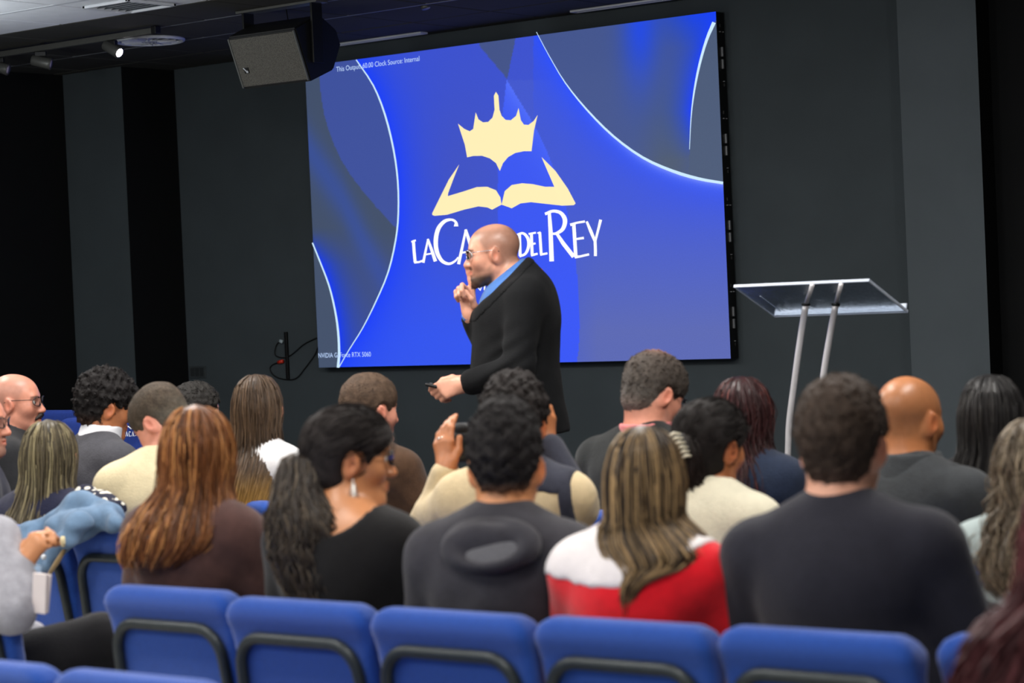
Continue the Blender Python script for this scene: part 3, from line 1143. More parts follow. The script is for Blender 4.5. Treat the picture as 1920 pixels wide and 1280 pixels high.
def covered_chair(px, py, Y, w_, label):
    p = at_y(px, py, Y)
    t = thing('covered_chair', label, 'chair', (p[0], Y, .18), 0, 'high chairs in blue covers')
    top = p[2] - .18
    F = Field([axis_pts(-w_ / 2 - .03, w_ / 2 + .03, .015), axis_pts(-.1, .12, .015), axis_pts(-.02, top + .03, .015)])

    def fn(X, Y_, Z):
        qx, qz = np.abs(X) - (w_ / 2 - .06), np.abs(Z - top / 2) - (top / 2 - .06)
        d2 = np.sqrt(np.maximum(qx, 0) ** 2 + np.maximum(qz, 0) ** 2) + np.minimum(np.maximum(qx, qz), 0) - .06
        dy = np.abs(Y_ - .02) - .04 - .004 * np.sin(X * 60) * np.clip(.5 - Z, 0, 1)
        a, b = d2 + .02, dy + .02
        return np.sqrt(np.maximum(a, 0) ** 2 + np.maximum(b, 0) ** 2) + np.minimum(np.maximum(a, b), 0) - .02
    F.op(fn, (-w_ / 2, -.08, 0), (w_ / 2, .1, top))
    me, _ = F.mesh('back_cover')
    link('back_cover', me, M_cover, t)
    F = Field([axis_pts(-w_ / 2 - .03, w_ / 2 + .03, .02), axis_pts(.0, .6, .02), axis_pts(-.02, .5, .02)])

    def fn2(X, Y_, Z):
        return np.maximum(np.maximum(np.abs(X) - w_ / 2 + .02, np.abs(Y_ - .28) - .25), np.abs(Z - .22) - .22)
    F.op(fn2, (-w_ / 2, 0, 0), (w_ / 2, .6, .5))
    me, _ = F.mesh('seat_cover')
    link('seat_cover', me, M_cover, t)
    return t, top


t, top = covered_chair(192, 783, 7.35, .62, 'high chair in a dark blue cover with white crown emblem, behind the grey blazer')
t2, _ = covered_chair(103, 769, 8.0, .5, 'high chair in a plain dark blue cover beyond the emblem one')
# white emblem: small open book and crown with the two words beneath
ep = at_y(246, 800, 7.35 - .045)
bm = bmesh.new()
eb = np.array([ep[0] - t.location.x, -.045, ep[2] - .18])


def em(pts, w_=.006):
    P = [Vector((eb[0] + a, eb[1], eb[2] + b)) for a, b in pts]
    tube(bm, P, w_ / 2, 5)


em([(-.055, -.005), (-.03, .035)]); em([(-.055, -.005), (-.02, .002), (0, -.01)]); em([(.055, -.005), (.03, .035)]); em([(.055, -.005), (.02, .002), (0, -.01)])
em([(-.03, .05), (-.035, .08), (-.015, .065), (0, .095), (.015, .065), (.035, .08), (.03, .05)])
for k, gl in enumerate(([(0, 1), (0, 0), (.6, 0)], [(0, 0), (.4, 1), (.8, 0)], [(.8, .9), (.2, 1), (0, .5), (.2, 0), (.8, .1)], [(0, 0), (.4, 1), (.8, 0)], [(.7, .9), (.1, .8), (.7, .3), (0, .1)], [(0, 0), (.4, 1), (.8, 0)])):
    em([(-.06 + k * .021 + a * .016, -.045 + b * .022) for a, b in gl], .004)
bm_obj('emblem', bm, mat('white_print', (215, 220, 230), .6, noise=.03), t)

# ------------------------------------------------------------------ people
M_skin = mat('skin', (200, 150, 125), .36, spec=.5, attr=True, noise=.05, nscale=60, bump=.05, bscale=300)
M_hair = mat('hair', (40, 30, 25), .42, spec=.4, attr=True, noise=.12, nscale=60)
M_hairm = mat('matt_hair', (40, 30, 25), .7, spec=.25, attr=True, noise=.25, nscale=120, bump=.4, bscale=220)
M_eye = mat('eye_white', (225, 222, 215), .2, attr=True, noise=.01)
CLOTH = {}


def cloth(name, col, rough=.9, noise=.10, nscale=40, bump=.25, bscale=180, sheen=.15, spec=.2, **kw):
    if name not in CLOTH:
        CLOTH[name] = mat(name, col, rough, spec=spec, noise=noise, nscale=nscale, bump=bump, bscale=bscale, sheen=sheen, **kw)
    return CLOTH[name]


SK = {'fair': (214, 158, 132), 'pink': (212, 146, 122), 'olive': (202, 138, 94), 'tan': (186, 120, 80), 'brown': (160, 98, 60), 'copper': (180, 116, 74)}

_ev = None


def eye_mesh(iris):
    bm = bmesh.new()
    bmesh.ops.create_uvsphere(bm, u_segments=16, v_segments=12, radius=.0125, matrix=Matrix.Rotation(-PI / 2, 4, 'X'))
    me = bpy.data.meshes.new('eye')
    bm.to_mesh(me)
    bm.free()
    V = np.array([v.co[:] for v in me.vertices])
    c = np.where((V[:, 1] > .0112)[:, None], s2l((15, 12, 12)), np.where((V[:, 1] > .0100)[:, None], s2l(iris), s2l((225, 220, 212))))
    set_col(me, c)
    me.polygons.foreach_set('use_smooth', np.full(len(me.polygons), True))
    me.materials.append(M_eye)
    return me


EYE_ME = eye_mesh((70, 48, 32))


def hand_prims(F, W, d, n, s, curls, spread=.0, sc=1.0, thumb=None, k=.010, infl=0.0):
    """W wrist, d wrist->knuckles, n the way the palm looks (fingers curl to it), s towards the thumb; curls = 4 lists of 3 bends"""
    W, d, n, s = np.asarray(W, float), nrm(d), nrm(n), nrm(s)
    F.cone(W - d * .02, W + d * .02, .027 * sc, .026 * sc, k=.02)
    offs = [.027, .009, -.009, -.026]
    lens = [(.044, .026, .021), (.048, .029, .022), (.044, .027, .021), (.035, .021, .019)]
    pl_ = [.088, .091, .086, .078]
    tips = []
    for i in range(4):
        kn = W + (d * pl_[i] + s * offs[i]) * sc
        F.cone(W + (d * .015 + s * offs[i] * .55) * sc, kn, .0145 * sc, .0115 * sc, k=.016)
        ang = 0.0
        p = kn
        dd_ = nrm(d + s * spread * (1.2 - i * .8))
        for j in range(3):
            ang += curls[i][j]
            q = p + (dd_ * math.cos(ang) + n * math.sin(ang)) * lens[i][j] * sc
            F.cone(p, q, (.0098 - .0009 * j) * sc, (.0092 - .0011 * j) * sc, k=.006)
            p = q
        tips.append(p)
    if thumb is None:
        thumb = [(.035, .042, .012), (.062, .052, .026), (.085, .046, .040)]
    p = W + (d * .018 + s * .018) * sc
    r = [.016, .0125, .0112, .0095]
    for j, (a, b, c) in enumerate(thumb):
        q = W + (d * a + s * b + n * c) * sc
        F.cone(p, q, r[j] * sc, r[j + 1] * sc, k=.012 if j == 0 else .006)
        p = q
    return tips


REST = [(.35, .45, .3), (.4, .5, .3), (.45, .55, .35), (.5, .6, .35)]


def head_prims(F, Hc, Rh, hs, female=False, jaw=1.0, neck=None, nr=.058, ears=True):
    def P(x_, y_, z_):
        return Hc + Rh @ (np.array([x_, y_, z_]) * hs)

    def E(c, r, k=.02, mode='u', R=None):
        F.ell(P(*c), np.array(r) * hs, Rh if R is None else Rh @ R, k, mode)
    E((0, -.014, .034), (.076, .096, .084), .02)
    E((0, .030, .020), (.062, .066, .075), .03)
    E((0, .034, -.040), (.055 * jaw, .060, .076), .03)
    for sx in (-1, 1):
        F.cone(P(sx * .052 * jaw, -.002, -.060), P(sx * .016, .066, -.104), .018 * hs, .017 * hs, k=.03)
        E((sx * .040, .058, -.028), (.024, .024, .024), .03)
    E((0, .074, -.106), (.022, .018, .017), .025)
    F.cone(P(-.032, .080, .020), P(.032, .080, .020), .011 * hs, k=.02)
    for sx in (-1, 1):
        E((sx * .032, .102, .000), (.017, .016, .013), .014, 's')
    F.cone(P(0, .086, .010), P(0, .112, -.036), .0085 * hs, .0125 * hs, k=.012)
    for sx in (-1, 1):
        E((sx * .012, .100, -.040), (.010, .012, .008), .008)
    for sx in (-1, 1):
        F.cone(P(sx * .021, .082, -.068), P(0, .095, -.063), .006 * hs, .0075 * hs, k=.008)
        F.cone(P(sx * .019, .082, -.073), P(0, .093, -.077), .006 * hs, .0085 * hs, k=.008)
    E((0, .094, -.0695), (.020, .006, .0016), .004, 's')
    if ears:
        for sx in (-1, 1):
            R = rot_z(sx * -.62) @ rot_x(-.15)
            E((sx * .080, -.011, -.012), (.0085, .023, .035), .008, R=R)
            E((sx * .074, .002, -.012), (.010, .016, .022), .012, R=R)
            E((sx * .0915, -.006, -.008), (.006, .011, .019), .006, 's', R=R)
    if neck is not None:
        F.cone(P(0, -.022, -.045), neck, nr * hs, nr * 1.06, k=.03)
    return P


def torso_prims(F, T, w_, b, dp, sw, infl, k=.045, female=False, neck=False):
    F.ell(T((0, -.01, .03)), (.172 * w_ * b, .125 * dp, .13), T.R, k, infl=infl)
    F.ell(T((0, .02, .18)), (.150 * w_ * b * (.88 if female else 1), .112 * dp * b, .17), T.R, k, infl=infl)
    F.ell(T((0, .005, .36)), (.162 * w_, .118 * dp, .19), T.R, k, infl=infl)
    F.ell(T((0, -.035, .41)), (.150 * w_, .090 * dp, .135), T.R, k, infl=infl)
    F.cone(T((-sw + .05, -.015, .462)), T((sw - .05, -.015, .462)), .060, k=k, infl=infl)
    for sx in (-1, 1):
        F.cone(T((sx * .105 * w_, -.02, .485)), T((sx * .02, -.012, .545)), .048, .050, k=k, infl=infl)


class TF:
    def __init__(s, hip, lean, st, side=0.0):
        s.hip, s.R, s.st = np.array(hip), rot_y(side) @ rot_x(-lean), st

    def __call__(s, p):
        p = np.array(p, float)
        return s.hip + s.R @ (p * np.array([1, 1, s.st]))


def limb_legs(F, hipz, infl, k=.03, legs=None, feet=False, b=1.0):
    L_ = legs or [[(.09, .06, hipz - .02), (.12, .47, hipz - .01), (.12, .46, .10), (.12, .60, .045)]]
    for sx, lg in (((1, L_[0]), (-1, [(-a, y_, z_) for a, y_, z_ in L_[0]])) if len(L_) == 1 else ((1, L_[0]), (-1, L_[1]))):
        h, kn, an, toe = [np.array(q, float) for q in lg]
        F.cone(h, kn, .086 * b, .062 * b, k=k, infl=infl)
        F.cone(kn, an, .058 * b, .042, k=k, infl=infl)
        if feet:
            F.cone(an + (toe - an) * np.array([.0, .0, .8]), toe, .042, .036, k=.02, infl=infl)


# ---- hair ----------------------------------------------------------------
def strands_mesh(paths, radii, cols, side=3):
    """many thin tapering tubes as one mesh"""
    V, Fq, Cc = [], [], []
    base = 0
    for P, r, c in zip(paths, radii, cols):
        P = np.asarray(P)
        n = len(P)
        T = np.gradient(P, axis=0)
        T /= np.linalg.norm(T, axis=1)[:, None] + 1e-9
        A = np.cross(T, np.array([.31, .52, .79]))
        A /= np.linalg.norm(A, axis=1)[:, None] + 1e-9
        B = np.cross(T, A)
        rr = r * np.linspace(1, .45, n)
        rr[0] *= .6
        for k in range(side):
            a = 2 * PI * k / side
            V.append(P + (A * math.cos(a) + B * math.sin(a)) * rr[:, None])
        idx = base + np.arange(side * n).reshape(side, n)
        for k in range(side):
            a, b_ = idx[k], idx[(k + 1) % side]
            Fq.append(np.stack([a[:-1], b_[:-1], b_[1:], a[1:]], 1))
        c = np.asarray(c)
        Cc.append(np.tile(c if c.ndim == 2 else c[None, :], (side, 1)) if c.ndim == 2 else np.tile(c[None, :], (side * n, 1)))
        base += side * n
    return np.concatenate(V), np.concatenate(Fq), np.concatenate(Cc)


def lin(c):
    return np.array(s2l(c))


def long_hair(name, parent, Hc, yaw, prof, cols, seed, n=420, wave=.004, wfreq=30, ends=.05, tipcol=None, tipz=None, material=None,
              face=True, base_amp=.006, rad=.0022, hl=None, grooves=13, Rh=None, trim=.03):
    """prof rows: (dz from head centre, xc, a, yc, b): outline half-widths going down from the crown"""
    rg = np.random.default_rng(seed)
    prof = np.array(sorted(prof, key=lambda r: -r[0]), float)
    pz = prof[::-1, 0]
    pick = lambda z_, c: np.interp(z_, pz, prof[::-1, c])
    R = rot_z(yaw)
    lo, hi = prof[-1, 0], prof[0, 0]
    ext = max(prof[:, 2].max() + np.abs(prof[:, 1]).max(), prof[:, 4].max() + np.abs(prof[:, 3]).max()) + .03
    F = Field([axis_pts(-ext, ext, .0075), axis_pts(-ext, ext, .0075), axis_pts(lo - .03, hi + .03, .0085)])

    def fn(X, Y, Z):
        a, b_ = pick(Z, 2), pick(Z, 4)
        xc, yc = pick(Z, 1), pick(Z, 3)
        xx, yy = (X - xc), (Y - yc)
        e = np.sqrt((xx / np.maximum(a, .004)) ** 2 + (yy / np.maximum(b_, .004)) ** 2)
        phi = np.arctan2(xx / np.maximum(a, .01), yy / np.maximum(b_, .01))
        g = base_amp * np.clip((hi - Z) / .12, 0, 1) * (.6 * np.sin(grooves * phi + 2.2 * np.sin(Z * 14 + seed)) + .4 * np.sin(grooves * 2.3 * phi + 3 * np.sin(Z * 9 + seed * 2)))
        d = (e - 1) * np.minimum(np.maximum(a, .004), np.maximum(b_, .004)) + g
        return np.maximum(d + .003, np.maximum(lo + trim - Z, Z - hi))
    F.op(fn, (-ext, -ext, lo), (ext, ext, hi), pad=.02)
    if face:
        # open the face and the front of the neck
        F.ell((0, .115, -.045), (.072, .095, .115), None, .01, 's')
        F.ell((0, .10, -.22), (.075, .10, .20), None, .02, 's')
    me0, V0 = F.mesh('hair')
    # colours down the length
    rgc = np.array([lin(c) for c in cols])

    def colour(V, u):
        """u per-vertex/strand in 0..1 picks along the palette"""
        u = np.clip(u, 0, .999) * (len(rgc) - 1)
        i = u.astype(int)
        f = (u - i)[:, None]
        C = rgc[i] * (1 - f) + rgc[np.minimum(i + 1, len(rgc) - 1)] * f
        if tipcol is not None:
            t = np.clip((tipz[0] - V[:, 2]) / (tipz[0] - tipz[1]), 0, 1)[:, None]
            C = C * (1 - t) + lin(tipcol) * t
        return C
    phi = np.arctan2(V0[:, 0], V0[:, 1])
    u0 = .35 + .3 * np.sin(phi * 9 + 1.5 * np.sin(V0[:, 2] * 8) + seed) + .15 * np.sin(phi * 23 + seed)
    C0 = colour(V0, u0) * .7
    # strands
    paths, radii, ccs = [], [], []
    for i in range(n):
        ph = rg.uniform(-2.75, 2.75) + PI             # mostly the back and the sides
        zend = lo + abs(rg.normal(0, ends)) + .012
        z0 = hi - rg.uniform(.004, .10) if rg.random() < .75 else rg.uniform(lo + .15 * (hi - lo), hi - .05)
        zz = np.concatenate([np.linspace(z0, z0 - .05, 5)[:-1], np.linspace(z0 - .05, min(zend, z0 - .09), 13)])
        off = 1 + rg.normal(.012, .022)
        w1, w2, wp = rg.normal(0, wave), rg.normal(0, wave), rg.uniform(0, 6.28)
        ph2 = ph + rg.normal(0, .12) * np.clip((z0 - zz) / .4, 0, 1)
        t = np.clip((z0 - zz) / .12, 0, 1)
        X = pick(zz, 1) + pick(zz, 2) * off * np.sin(ph2) + w1 * np.sin(zz * wfreq + wp) * t
        Y = pick(zz, 3) + pick(zz, 4) * off * np.cos(ph2) + w2 * np.cos(zz * wfreq * .9 + wp) * t
        if face:
            bad = (((X / .070) ** 2 + ((Y - .115) / .093) ** 2 + ((zz + .045) / .113) ** 2) < 1) | ((zz < -.05) & (Y > .03) & (np.abs(X) < .07))
            if bad.any():
                continue
        P = np.stack([X, Y, zz], 1)
        u = rg.uniform(0, 1)
        if hl and rg.random() < hl[0]:
            c = np.tile(lin(hl[1])[None], (len(zz), 1)) * rg.uniform(.8, 1.15)
            if tipcol is not None:
                tt = np.clip((tipz[0] - zz) / (tipz[0] - tipz[1]), 0, 1)[:, None]
                c = c * (1 - tt) + lin(tipcol) * tt
        else:
            c = colour(P, np.full(len(zz), u)) * rg.uniform(.7, 1.25)
        paths.append(P)
        radii.append(rad * rg.uniform(.6, 1.4))
        ccs.append(c)
    V1, Q1, C1 = strands_mesh(paths, radii, ccs)
    Q0 = np.empty(len(me0.polygons) * 4, np.int32)
    me0.loops.foreach_get('vertex_index', Q0)
    V = np.concatenate([V0, V1])
    Q = np.concatenate([Q0.reshape(-1, 4), Q1 + len(V0)])
    C = np.concatenate([C0, C1])
    V = V @ R.T + Hc
    bpy.data.meshes.remove(me0)
    me = mesh_np(name, V, Q)
    set_col(me, C)
    return link(name, me, material or M_hair, parent)


def short_hair(parent, Hc, Rh, hs, thick, col, seed, curly=0.0, fade=0.35, top=0.0, skin=None, n=700, slen=.012, line=.0, grey=None, crown=None, material=None, front=.0, nape=-.098, amp=None, taper=.5, pull=None):
    """cap that follows the skull, cut at the hairline, with tufts"""
    rg = np.random.default_rng(seed)
    ax = [axis_pts(-.13, .13, .006), axis_pts(-.15, .15, .006), axis_pts(-.14, .19, .006)]
    F = Field(ax)
    t = thick
    F.ell((0, -.014, .034 + top * .4), (.076 + t, .096 + t, .084 + t + top), k=.02)
    F.ell((0, .028, .030 + top * .5), (.063 + t, .066 + t + front, .074 + t + top * .8), k=.03)
    F.ell((0, -.040, -.040), (.062 + t * .6, .062 + t * .55, .066), k=.03)
    F.ell((0, .110, -.050), (.085, .078, .105), None, .012, 's')
    for sx in (-1, 1):
        F.ell((sx * .092, .006, -.022), (.034, .040, .050), None, .012, 's')
        F.ell((sx * .085, .080, -.02), (.03, .045, .06), None, .012, 's')
    F.cut(lambda X, Y, Z: nape + .0 * X - Z + np.clip(Y + .02, 0, 1) * .9, .012)
    if taper:
        F.disp(lambda X, Y, Z: t * taper * np.clip((.005 - Z) / .06, 0, 1) + 0 * X + 0 * Y)
    a_ = amp if amp is not None else (.0018 + curly * .007)
    if curly:
        F.disp(lambda X, Y, Z: a_ * (wob(X, Y, Z, 170, seed) + .6 * wob(X, Y, Z, 330, seed + 2)))
    else:
        F.disp(lambda X, Y, Z: a_ * (wob(X, Y, Z, 120, seed) + .5 * wob(X, Y, Z, 420, seed)))
    V0, Q0 = F.verts()
    c0 = lin(col)

    def colour(V, nz_):
        C = np.tile(c0[None], (len(V), 1)) * nz_[:, None]
        if grey is not None:
            g_ = np.clip(grey[1] * (1 + .5 * wob(V[:, 0], V[:, 1], V[:, 2], 90, seed)) * np.clip((.06 - V[:, 2]) / .10, .15, 1), 0, 1)[:, None]
            C = C * (1 - g_) + lin(grey[0]) * g_
        if skin is not None and fade:
            f_ = (np.clip((-.030 - V[:, 2]) / .065, 0, 1) * fade)[:, None]
            C = C * (1 - f_) + lin(skin) * .62 * f_
        if crown is not None and skin is not None:
            f_ = (np.exp(-((V[:, 0] / .034) ** 2 + ((V[:, 1] + .035) / .036) ** 2)) * (V[:, 2] > .05) * crown)[:, None]
            C = C * (1 - f_) + lin(skin) * f_
        return C
    C0 = colour(V0, .85 + .25 * wob(V0[:, 0], V0[:, 1], V0[:, 2], 150, seed))
    # tufts
    cen = np.array([0, -.014, .02])
    pick = rg.integers(0, len(V0), n)
    paths, radii, ccs = [], [], []
    for i in pick:
        p = V0[i]
        nr_ = nrm(p - cen)
        if p[1] > .05 and p[2] < .05:
            continue
        if nape > -.2 and p[2] < -.06:
            L_ = slen * .35
        else:
            L_ = slen * rg.uniform(.6, 1.3)
        if curly:
            a = nrm(np.cross(nr_, rg.normal(size=3)))
            b_ = np.cross(nr_, a)
            rr = .005 * rg.uniform(.7, 1.4)
            ths = np.linspace(0, rg.uniform(4, 7), 9)
            P = p - nr_ * .004 + np.outer(np.cos(ths) * rr, a) + np.outer(np.sin(ths) * rr, nr_) + np.outer(ths * .0016, b_)
            radii.append(.0019)
        else:
            if pull is not None:
                fl = nrm(np.asarray(pull) - p)
                tg = nrm(fl - nr_ * (fl @ nr_))
                Ls = slen * rg.uniform(2, 5)
                k_ = np.linspace(0, 1, 6)
                P = p + np.outer(k_, tg * Ls) - np.outer(k_ ** 2, nr_) * Ls ** 2 / .2 + np.outer(np.sin(k_ * 3.1), nr_) * .0015
                paths.append(P)
                radii.append(.0014)
                ccs.append(colour(P, np.full(len(P), rg.uniform(.6, 1.7))))
                continue
            fl = nrm(np.array([rg.normal(0, .3), .25 + front * 10, -1.0 if p[2] < .06 else .1]))
            dr = nrm(nr_ * .55 + (fl - nr_ * (fl @ nr_)) * .8 + rg.normal(0, .25, 3))
            P = p - nr_ * .002 + np.outer(np.linspace(0, 1, 4), dr * L_) - np.outer(np.linspace(0, 1, 4) ** 2, nr_) * L_ * .35
            radii.append(.0014)
        paths.append(P)
        ccs.append(colour(P, np.full(len(P), rg.uniform(.7, 1.35))))
    V1, Q1, C1 = strands_mesh(paths, radii, ccs)
    V = np.concatenate([V0, V1]) * hs @ Rh.T + Hc
    me = mesh_np('hair', V, np.concatenate([Q0, Q1 + len(V0)]))
    set_col(me, np.concatenate([C0, C1]))
    return link('hair', me, material or M_hairm, parent)


# ---- one seated person ---------------------------------------------------
def cam_yaw(th):
    """turn about z for something facing th degrees to the right of the camera's own heading"""
    return YAW - math.radians(th)


class Person:
    pass


def paint(V, Hc, Rh, hs, skin, stubble=None, brow=None, lips=True, neckshade=True):
    q = ((V - Hc) @ Rh) / hs
    base = lin(skin)
    C = np.tile(base[None], (len(V), 1))
    x_, y_, z_ = q.T
    inhead = (z_ > -.16)

    def mixin(m_, c):
        nonlocal C
        m_ = np.clip(m_, 0, 1)[:, None]
        C = C * (1 - m_) + np.asarray(c) * m_
    red = base * np.array([1.05, .74, .68])
    mixin(.8 * np.exp(-(((np.abs(x_) - .084) / .012) ** 2 + ((y_ + .004) / .03) ** 2 + ((z_ + .012) / .04) ** 2)), red)
    mixin(.45 * np.exp(-((x_ / .016) ** 2 + ((y_ - .115) / .022) ** 2 + ((z_ + .036) / .018) ** 2)), red)
    mixin(.35 * np.exp(-(((np.abs(x_) - .042) / .02) ** 2 + ((y_ - .075) / .03) ** 2 + ((z_ + .035) / .025) ** 2)), red)
    if lips:
        mixin(.8 * np.exp(-((x_ / .020) ** 4 + ((y_ - .094) / .014) ** 4 + ((z_ + .070) / .009) ** 4)), base * np.array([.85, .5, .48]))
    if brow is not None:
        bz = .021 - ((np.abs(x_) - .030) / .03) ** 2 * .006
        mixin(.85 * (np.abs(x_) > .008) * (np.abs(x_) < .052) * (y_ > .06) * np.exp(-((z_ - bz) / .0048) ** 2), lin(brow))
    if stubble is not None:
        scalp, beard, c, = stubble
        c = lin(c)
        hl = np.clip((z_ - (-.06 - .0 * y_)) / .02, 0, 1) * np.clip((.045 - (y_ - .55 * np.clip(z_ - .02, -.1, .1))) / .02, 0, 1) * (1 - np.clip((z_ - .085) / .035, 0, 1) * .75)
        ear = np.exp(-(((np.abs(x_) - .082) / .014) ** 2 + ((y_ + .0) / .03) ** 2 + ((z_ + .014) / .04) ** 2))
        mixin(scalp * hl * (1 - ear) * inhead, c)
        bd = np.clip((-.050 - z_ + np.clip(.03 - y_, 0, .06) * .9) / .016, 0, 1) * np.clip((y_ + .0) / .02, 0, 1) * (z_ > -.135)
        bd = bd * (1 - np.exp(-((x_ / .019) ** 4 + ((z_ + .070) / .009) ** 4)))
        must = np.exp(-((x_ / .026) ** 4 + ((y_ - .09) / .02) ** 4 + ((z_ + .054) / .009) ** 4))
        mixin(beard * np.maximum(bd * (.45 + .55 * np.clip((-.075 - z_) / .02, 0, 1)), must * .8) * (y_ < .101), c)
    return C


def seat_person(label, px, top, Y, th=37.6, thh=None, pitch=0, roll=0, lean=4, side=0, sw=.20, b=1.0, w_=None, dp=1.0, hs=1.0, female=False, skin='fair',
                hair=None, ht=.0, shirt=None, shirt_col=None, trousers=None, stubble=None, brow=(40, 30, 25), arms=None, collar=None, face_eyes=True, neckline=None,
                fold=.004, fold_f=26, seed=1, group=None, custom=None, nr=.058, shirt_k=.045, fine_hands=(), legs=None, neck_len=.145, shoes=True, crew=True):
    p = Person()
    thh = th if thh is None else thh
    w_ = w_ if w_ is not None else sw / .19
    yaw = cam_yaw(th)
    Rb = rot_z(yaw)
    Tw = at_y(px, top, Y)
    Hw = Tw - np.array([0, 0, .120 * hs + ht])
    lean_, pit_, rol_ = math.radians(lean), math.radians(pitch), math.radians(roll)
    hipz = .53
    st = (Hw[2] - neck_len * hs - hipz) / (.53 * math.cos(lean_))
    st2 = min(max(st, .84), 1.12)
    hipz += (st - st2) * .53 * math.cos(lean_)
    st = st2
    T = TF((0, 0, hipz), lean_, st, math.radians(side))
    nb = T((0, -.015, .53))
    Hc = np.array([nb[0], nb[1] + .040 + .03 * math.sin(pit_), Hw[2]])
    org = Hw - Rb @ np.array([Hc[0], Hc[1], 0])
    org[2] = 0
    t = thing('person', label, 'person', tuple(org), yaw, group)
    p.t, p.T, p.Hc, p.hs, p.Rb, p.org = t, T, Hc, hs, Rb, org
    Rh = rot_z(-math.radians(thh - th)) @ rot_x(-pit_) @ rot_y(rol_)
    p.Rh = Rh
    p.loc = lambda px_, py_, Y_: Rb.T @ (at_y(px_, py_, Y_) - org)
    skinc = SK[skin]
    # joints of the arms
    A = arms(p) if callable(arms) else arms
    if A is None:
        A = {}
        for sx in (-1, 1):
            S = T((sx * (sw - .02), -.01, .455))
            El = T((sx * (sw + .035), .07, .20))
            El[2] = max(El[2], .66)
            Wr = np.array([sx * .10, El[1] + .20, max(hipz + .13, .64)])
            A[sx] = [S, El, Wr, nrm((-sx * .35, .9, -.05)), np.array([0, 0, -1.0]), nrm((-sx * .9, -.3, 0)), REST, None]
    hx_, hy_, hz_ = Hc
    fx = [(hx_ - .11, hx_ + .11, .0055)] + [(c[0] - .1, c[0] + .1, .0045) for c in fine_hands]
    fy = [(hy_ - .13, hy_ + .14, .0055)] + [(c[1] - .1, c[1] + .1, .0045) for c in fine_hands]
    fz = [(hz_ - .14, hz_ + .13, .0055)] + [(c[2] - .11, c[2] + .11, .0045) for c in fine_hands]
    xs = [hx_] + [q[0] for v_ in A.values() for q in v_[:3]]
    ys = [hy_] + [q[1] for v_ in A.values() for q in v_[:3]]
    zs = [hz_] + [q[2] for v_ in A.values() for q in v_[:3]]
    x0, x1 = min(min(xs), -sw * 1.1) - .2, max(max(xs), sw * 1.1) + .2
    y0, y1 = min(min(ys), -.16) - .16, max(max(ys), .62) + .16
    z1 = max(max(zs) + .2, hz_ + .16)
    lg = legs
    if lg is not None:
        y1 = max(y1, max(q[1] for l_ in lg for q in l_) + .12)
        x0 = min(x0, -max(abs(q[0]) for l_ in lg for q in l_) - .12)
        x1 = max(x1, max(abs(q[0]) for l_ in lg for q in l_) + .12)
    F = Field([axis_pts(x0, x1, .016, fx), axis_pts(y0, y1, .016, fy), axis_pts(-.02, z1, .016, fz)])
    torso_prims(F, T, w_, b, dp, sw, 0, female=female)
    limb_legs(F, hipz, 0, legs=lg, feet=True, b=b ** .5)
    for sx, a in A.items():
        F.cone(a[0], a[1], .050 * b ** .5, .042, k=.04)
        F.cone(a[1], a[2], .041, .028, k=.02)
        hand_prims(F, a[2], a[3], a[4], a[5], a[6], thumb=a[7])
    head_prims(F, Hc, Rh, hs, female, .92 if female else 1.0, T((0, -.012, .535)), nr * (.86 if female else 1))
    me, V = F.mesh('body')
    set_col(me, paint(V, Hc, Rh, hs, skinc, stubble, brow))
    p.body = link('body', me, M_skin, t)
    if face_eyes:
        for sx in (-1, 1):
            e = bpy.data.objects.new('eye', EYE_ME)
            COL.objects.link(e)
            e.parent = t
            e.location = Hc + Rh @ (np.array([sx * .032, .0795, .0]) * hs)
            e.rotation_euler = Matrix(Rh.tolist()).to_euler()
    # shirt
    G = Field([axis_pts(x0, x1, .0095), axis_pts(y0, max(y1 - .1, .4), .0095), axis_pts(hipz - .12, min(z1, max(hz_, max(zs) + .05) + .02), .0095)])
    it = .014
    torso_prims(G, T, w_, b, dp, sw, it, k=shirt_k, female=female)
    for sx, a in A.items():
        G.cone(a[0], a[1], .053 * b ** .5, .046, k=.045, infl=it)
        wr = a[2] - nrm(a[2] - a[1]) * .018
        G.cone(a[1], wr, .046, .033, k=.02, infl=it)
    if crew:
        # the neck comes out through an opening
        G.ell(T((0, .012, .615)), (.070, .072, .085), T.R, .012, 's')
        G.torus(T((0, -.004, .552)), .066, .0105, T.R @ rot_x(.12), sc=(1.02, 1.0), k=.012)
    if neckline is not None:
        G.cut(lambda X, Y, Z: neckline(p, X, Y, Z), .008)
    if fold:
        sd = seed
        G.disp(lambda X, Y, Z: fold * (wob(X + .25 * Z, Y, Z * 1.3 + .5 * np.abs(X), fold_f, sd) + .45 * wob(X, Y, Z, fold_f * 2.3, sd + 3)) * np.clip((T((0, 0, .52))[2] - Z) / .08, 0, 1))
    me, V = G.mesh('shirt')
    p.G = G
    if shirt_col is not None:
        set_col(me, shirt_col(p, V))
    p.shirt = link(shirt[1] if isinstance(shirt, tuple) else 'shirt', me, shirt[0] if isinstance(shirt, tuple) else shirt, t)
    me.name = p.shirt.name
    # trousers and shoes
    J = Field([axis_pts(x0, x1, .018), axis_pts(-.22, y1, .018), axis_pts(.03, hipz + .28, .018)])
    J.ell(T((0, -.01, .02)), (.172 * w_ * b, .128 * dp, .125), T.R, .04, infl=.008)
    limb_legs(J, hipz, .012, legs=lg, b=b ** .5)
    J.cut(lambda X, Y, Z: np.maximum(.09 - Z, Z - (hipz + .24)), .01)
    me, V = J.mesh('trousers')
    link('trousers', me, trousers or cloth('dark_trousers', (30, 31, 36)), t)
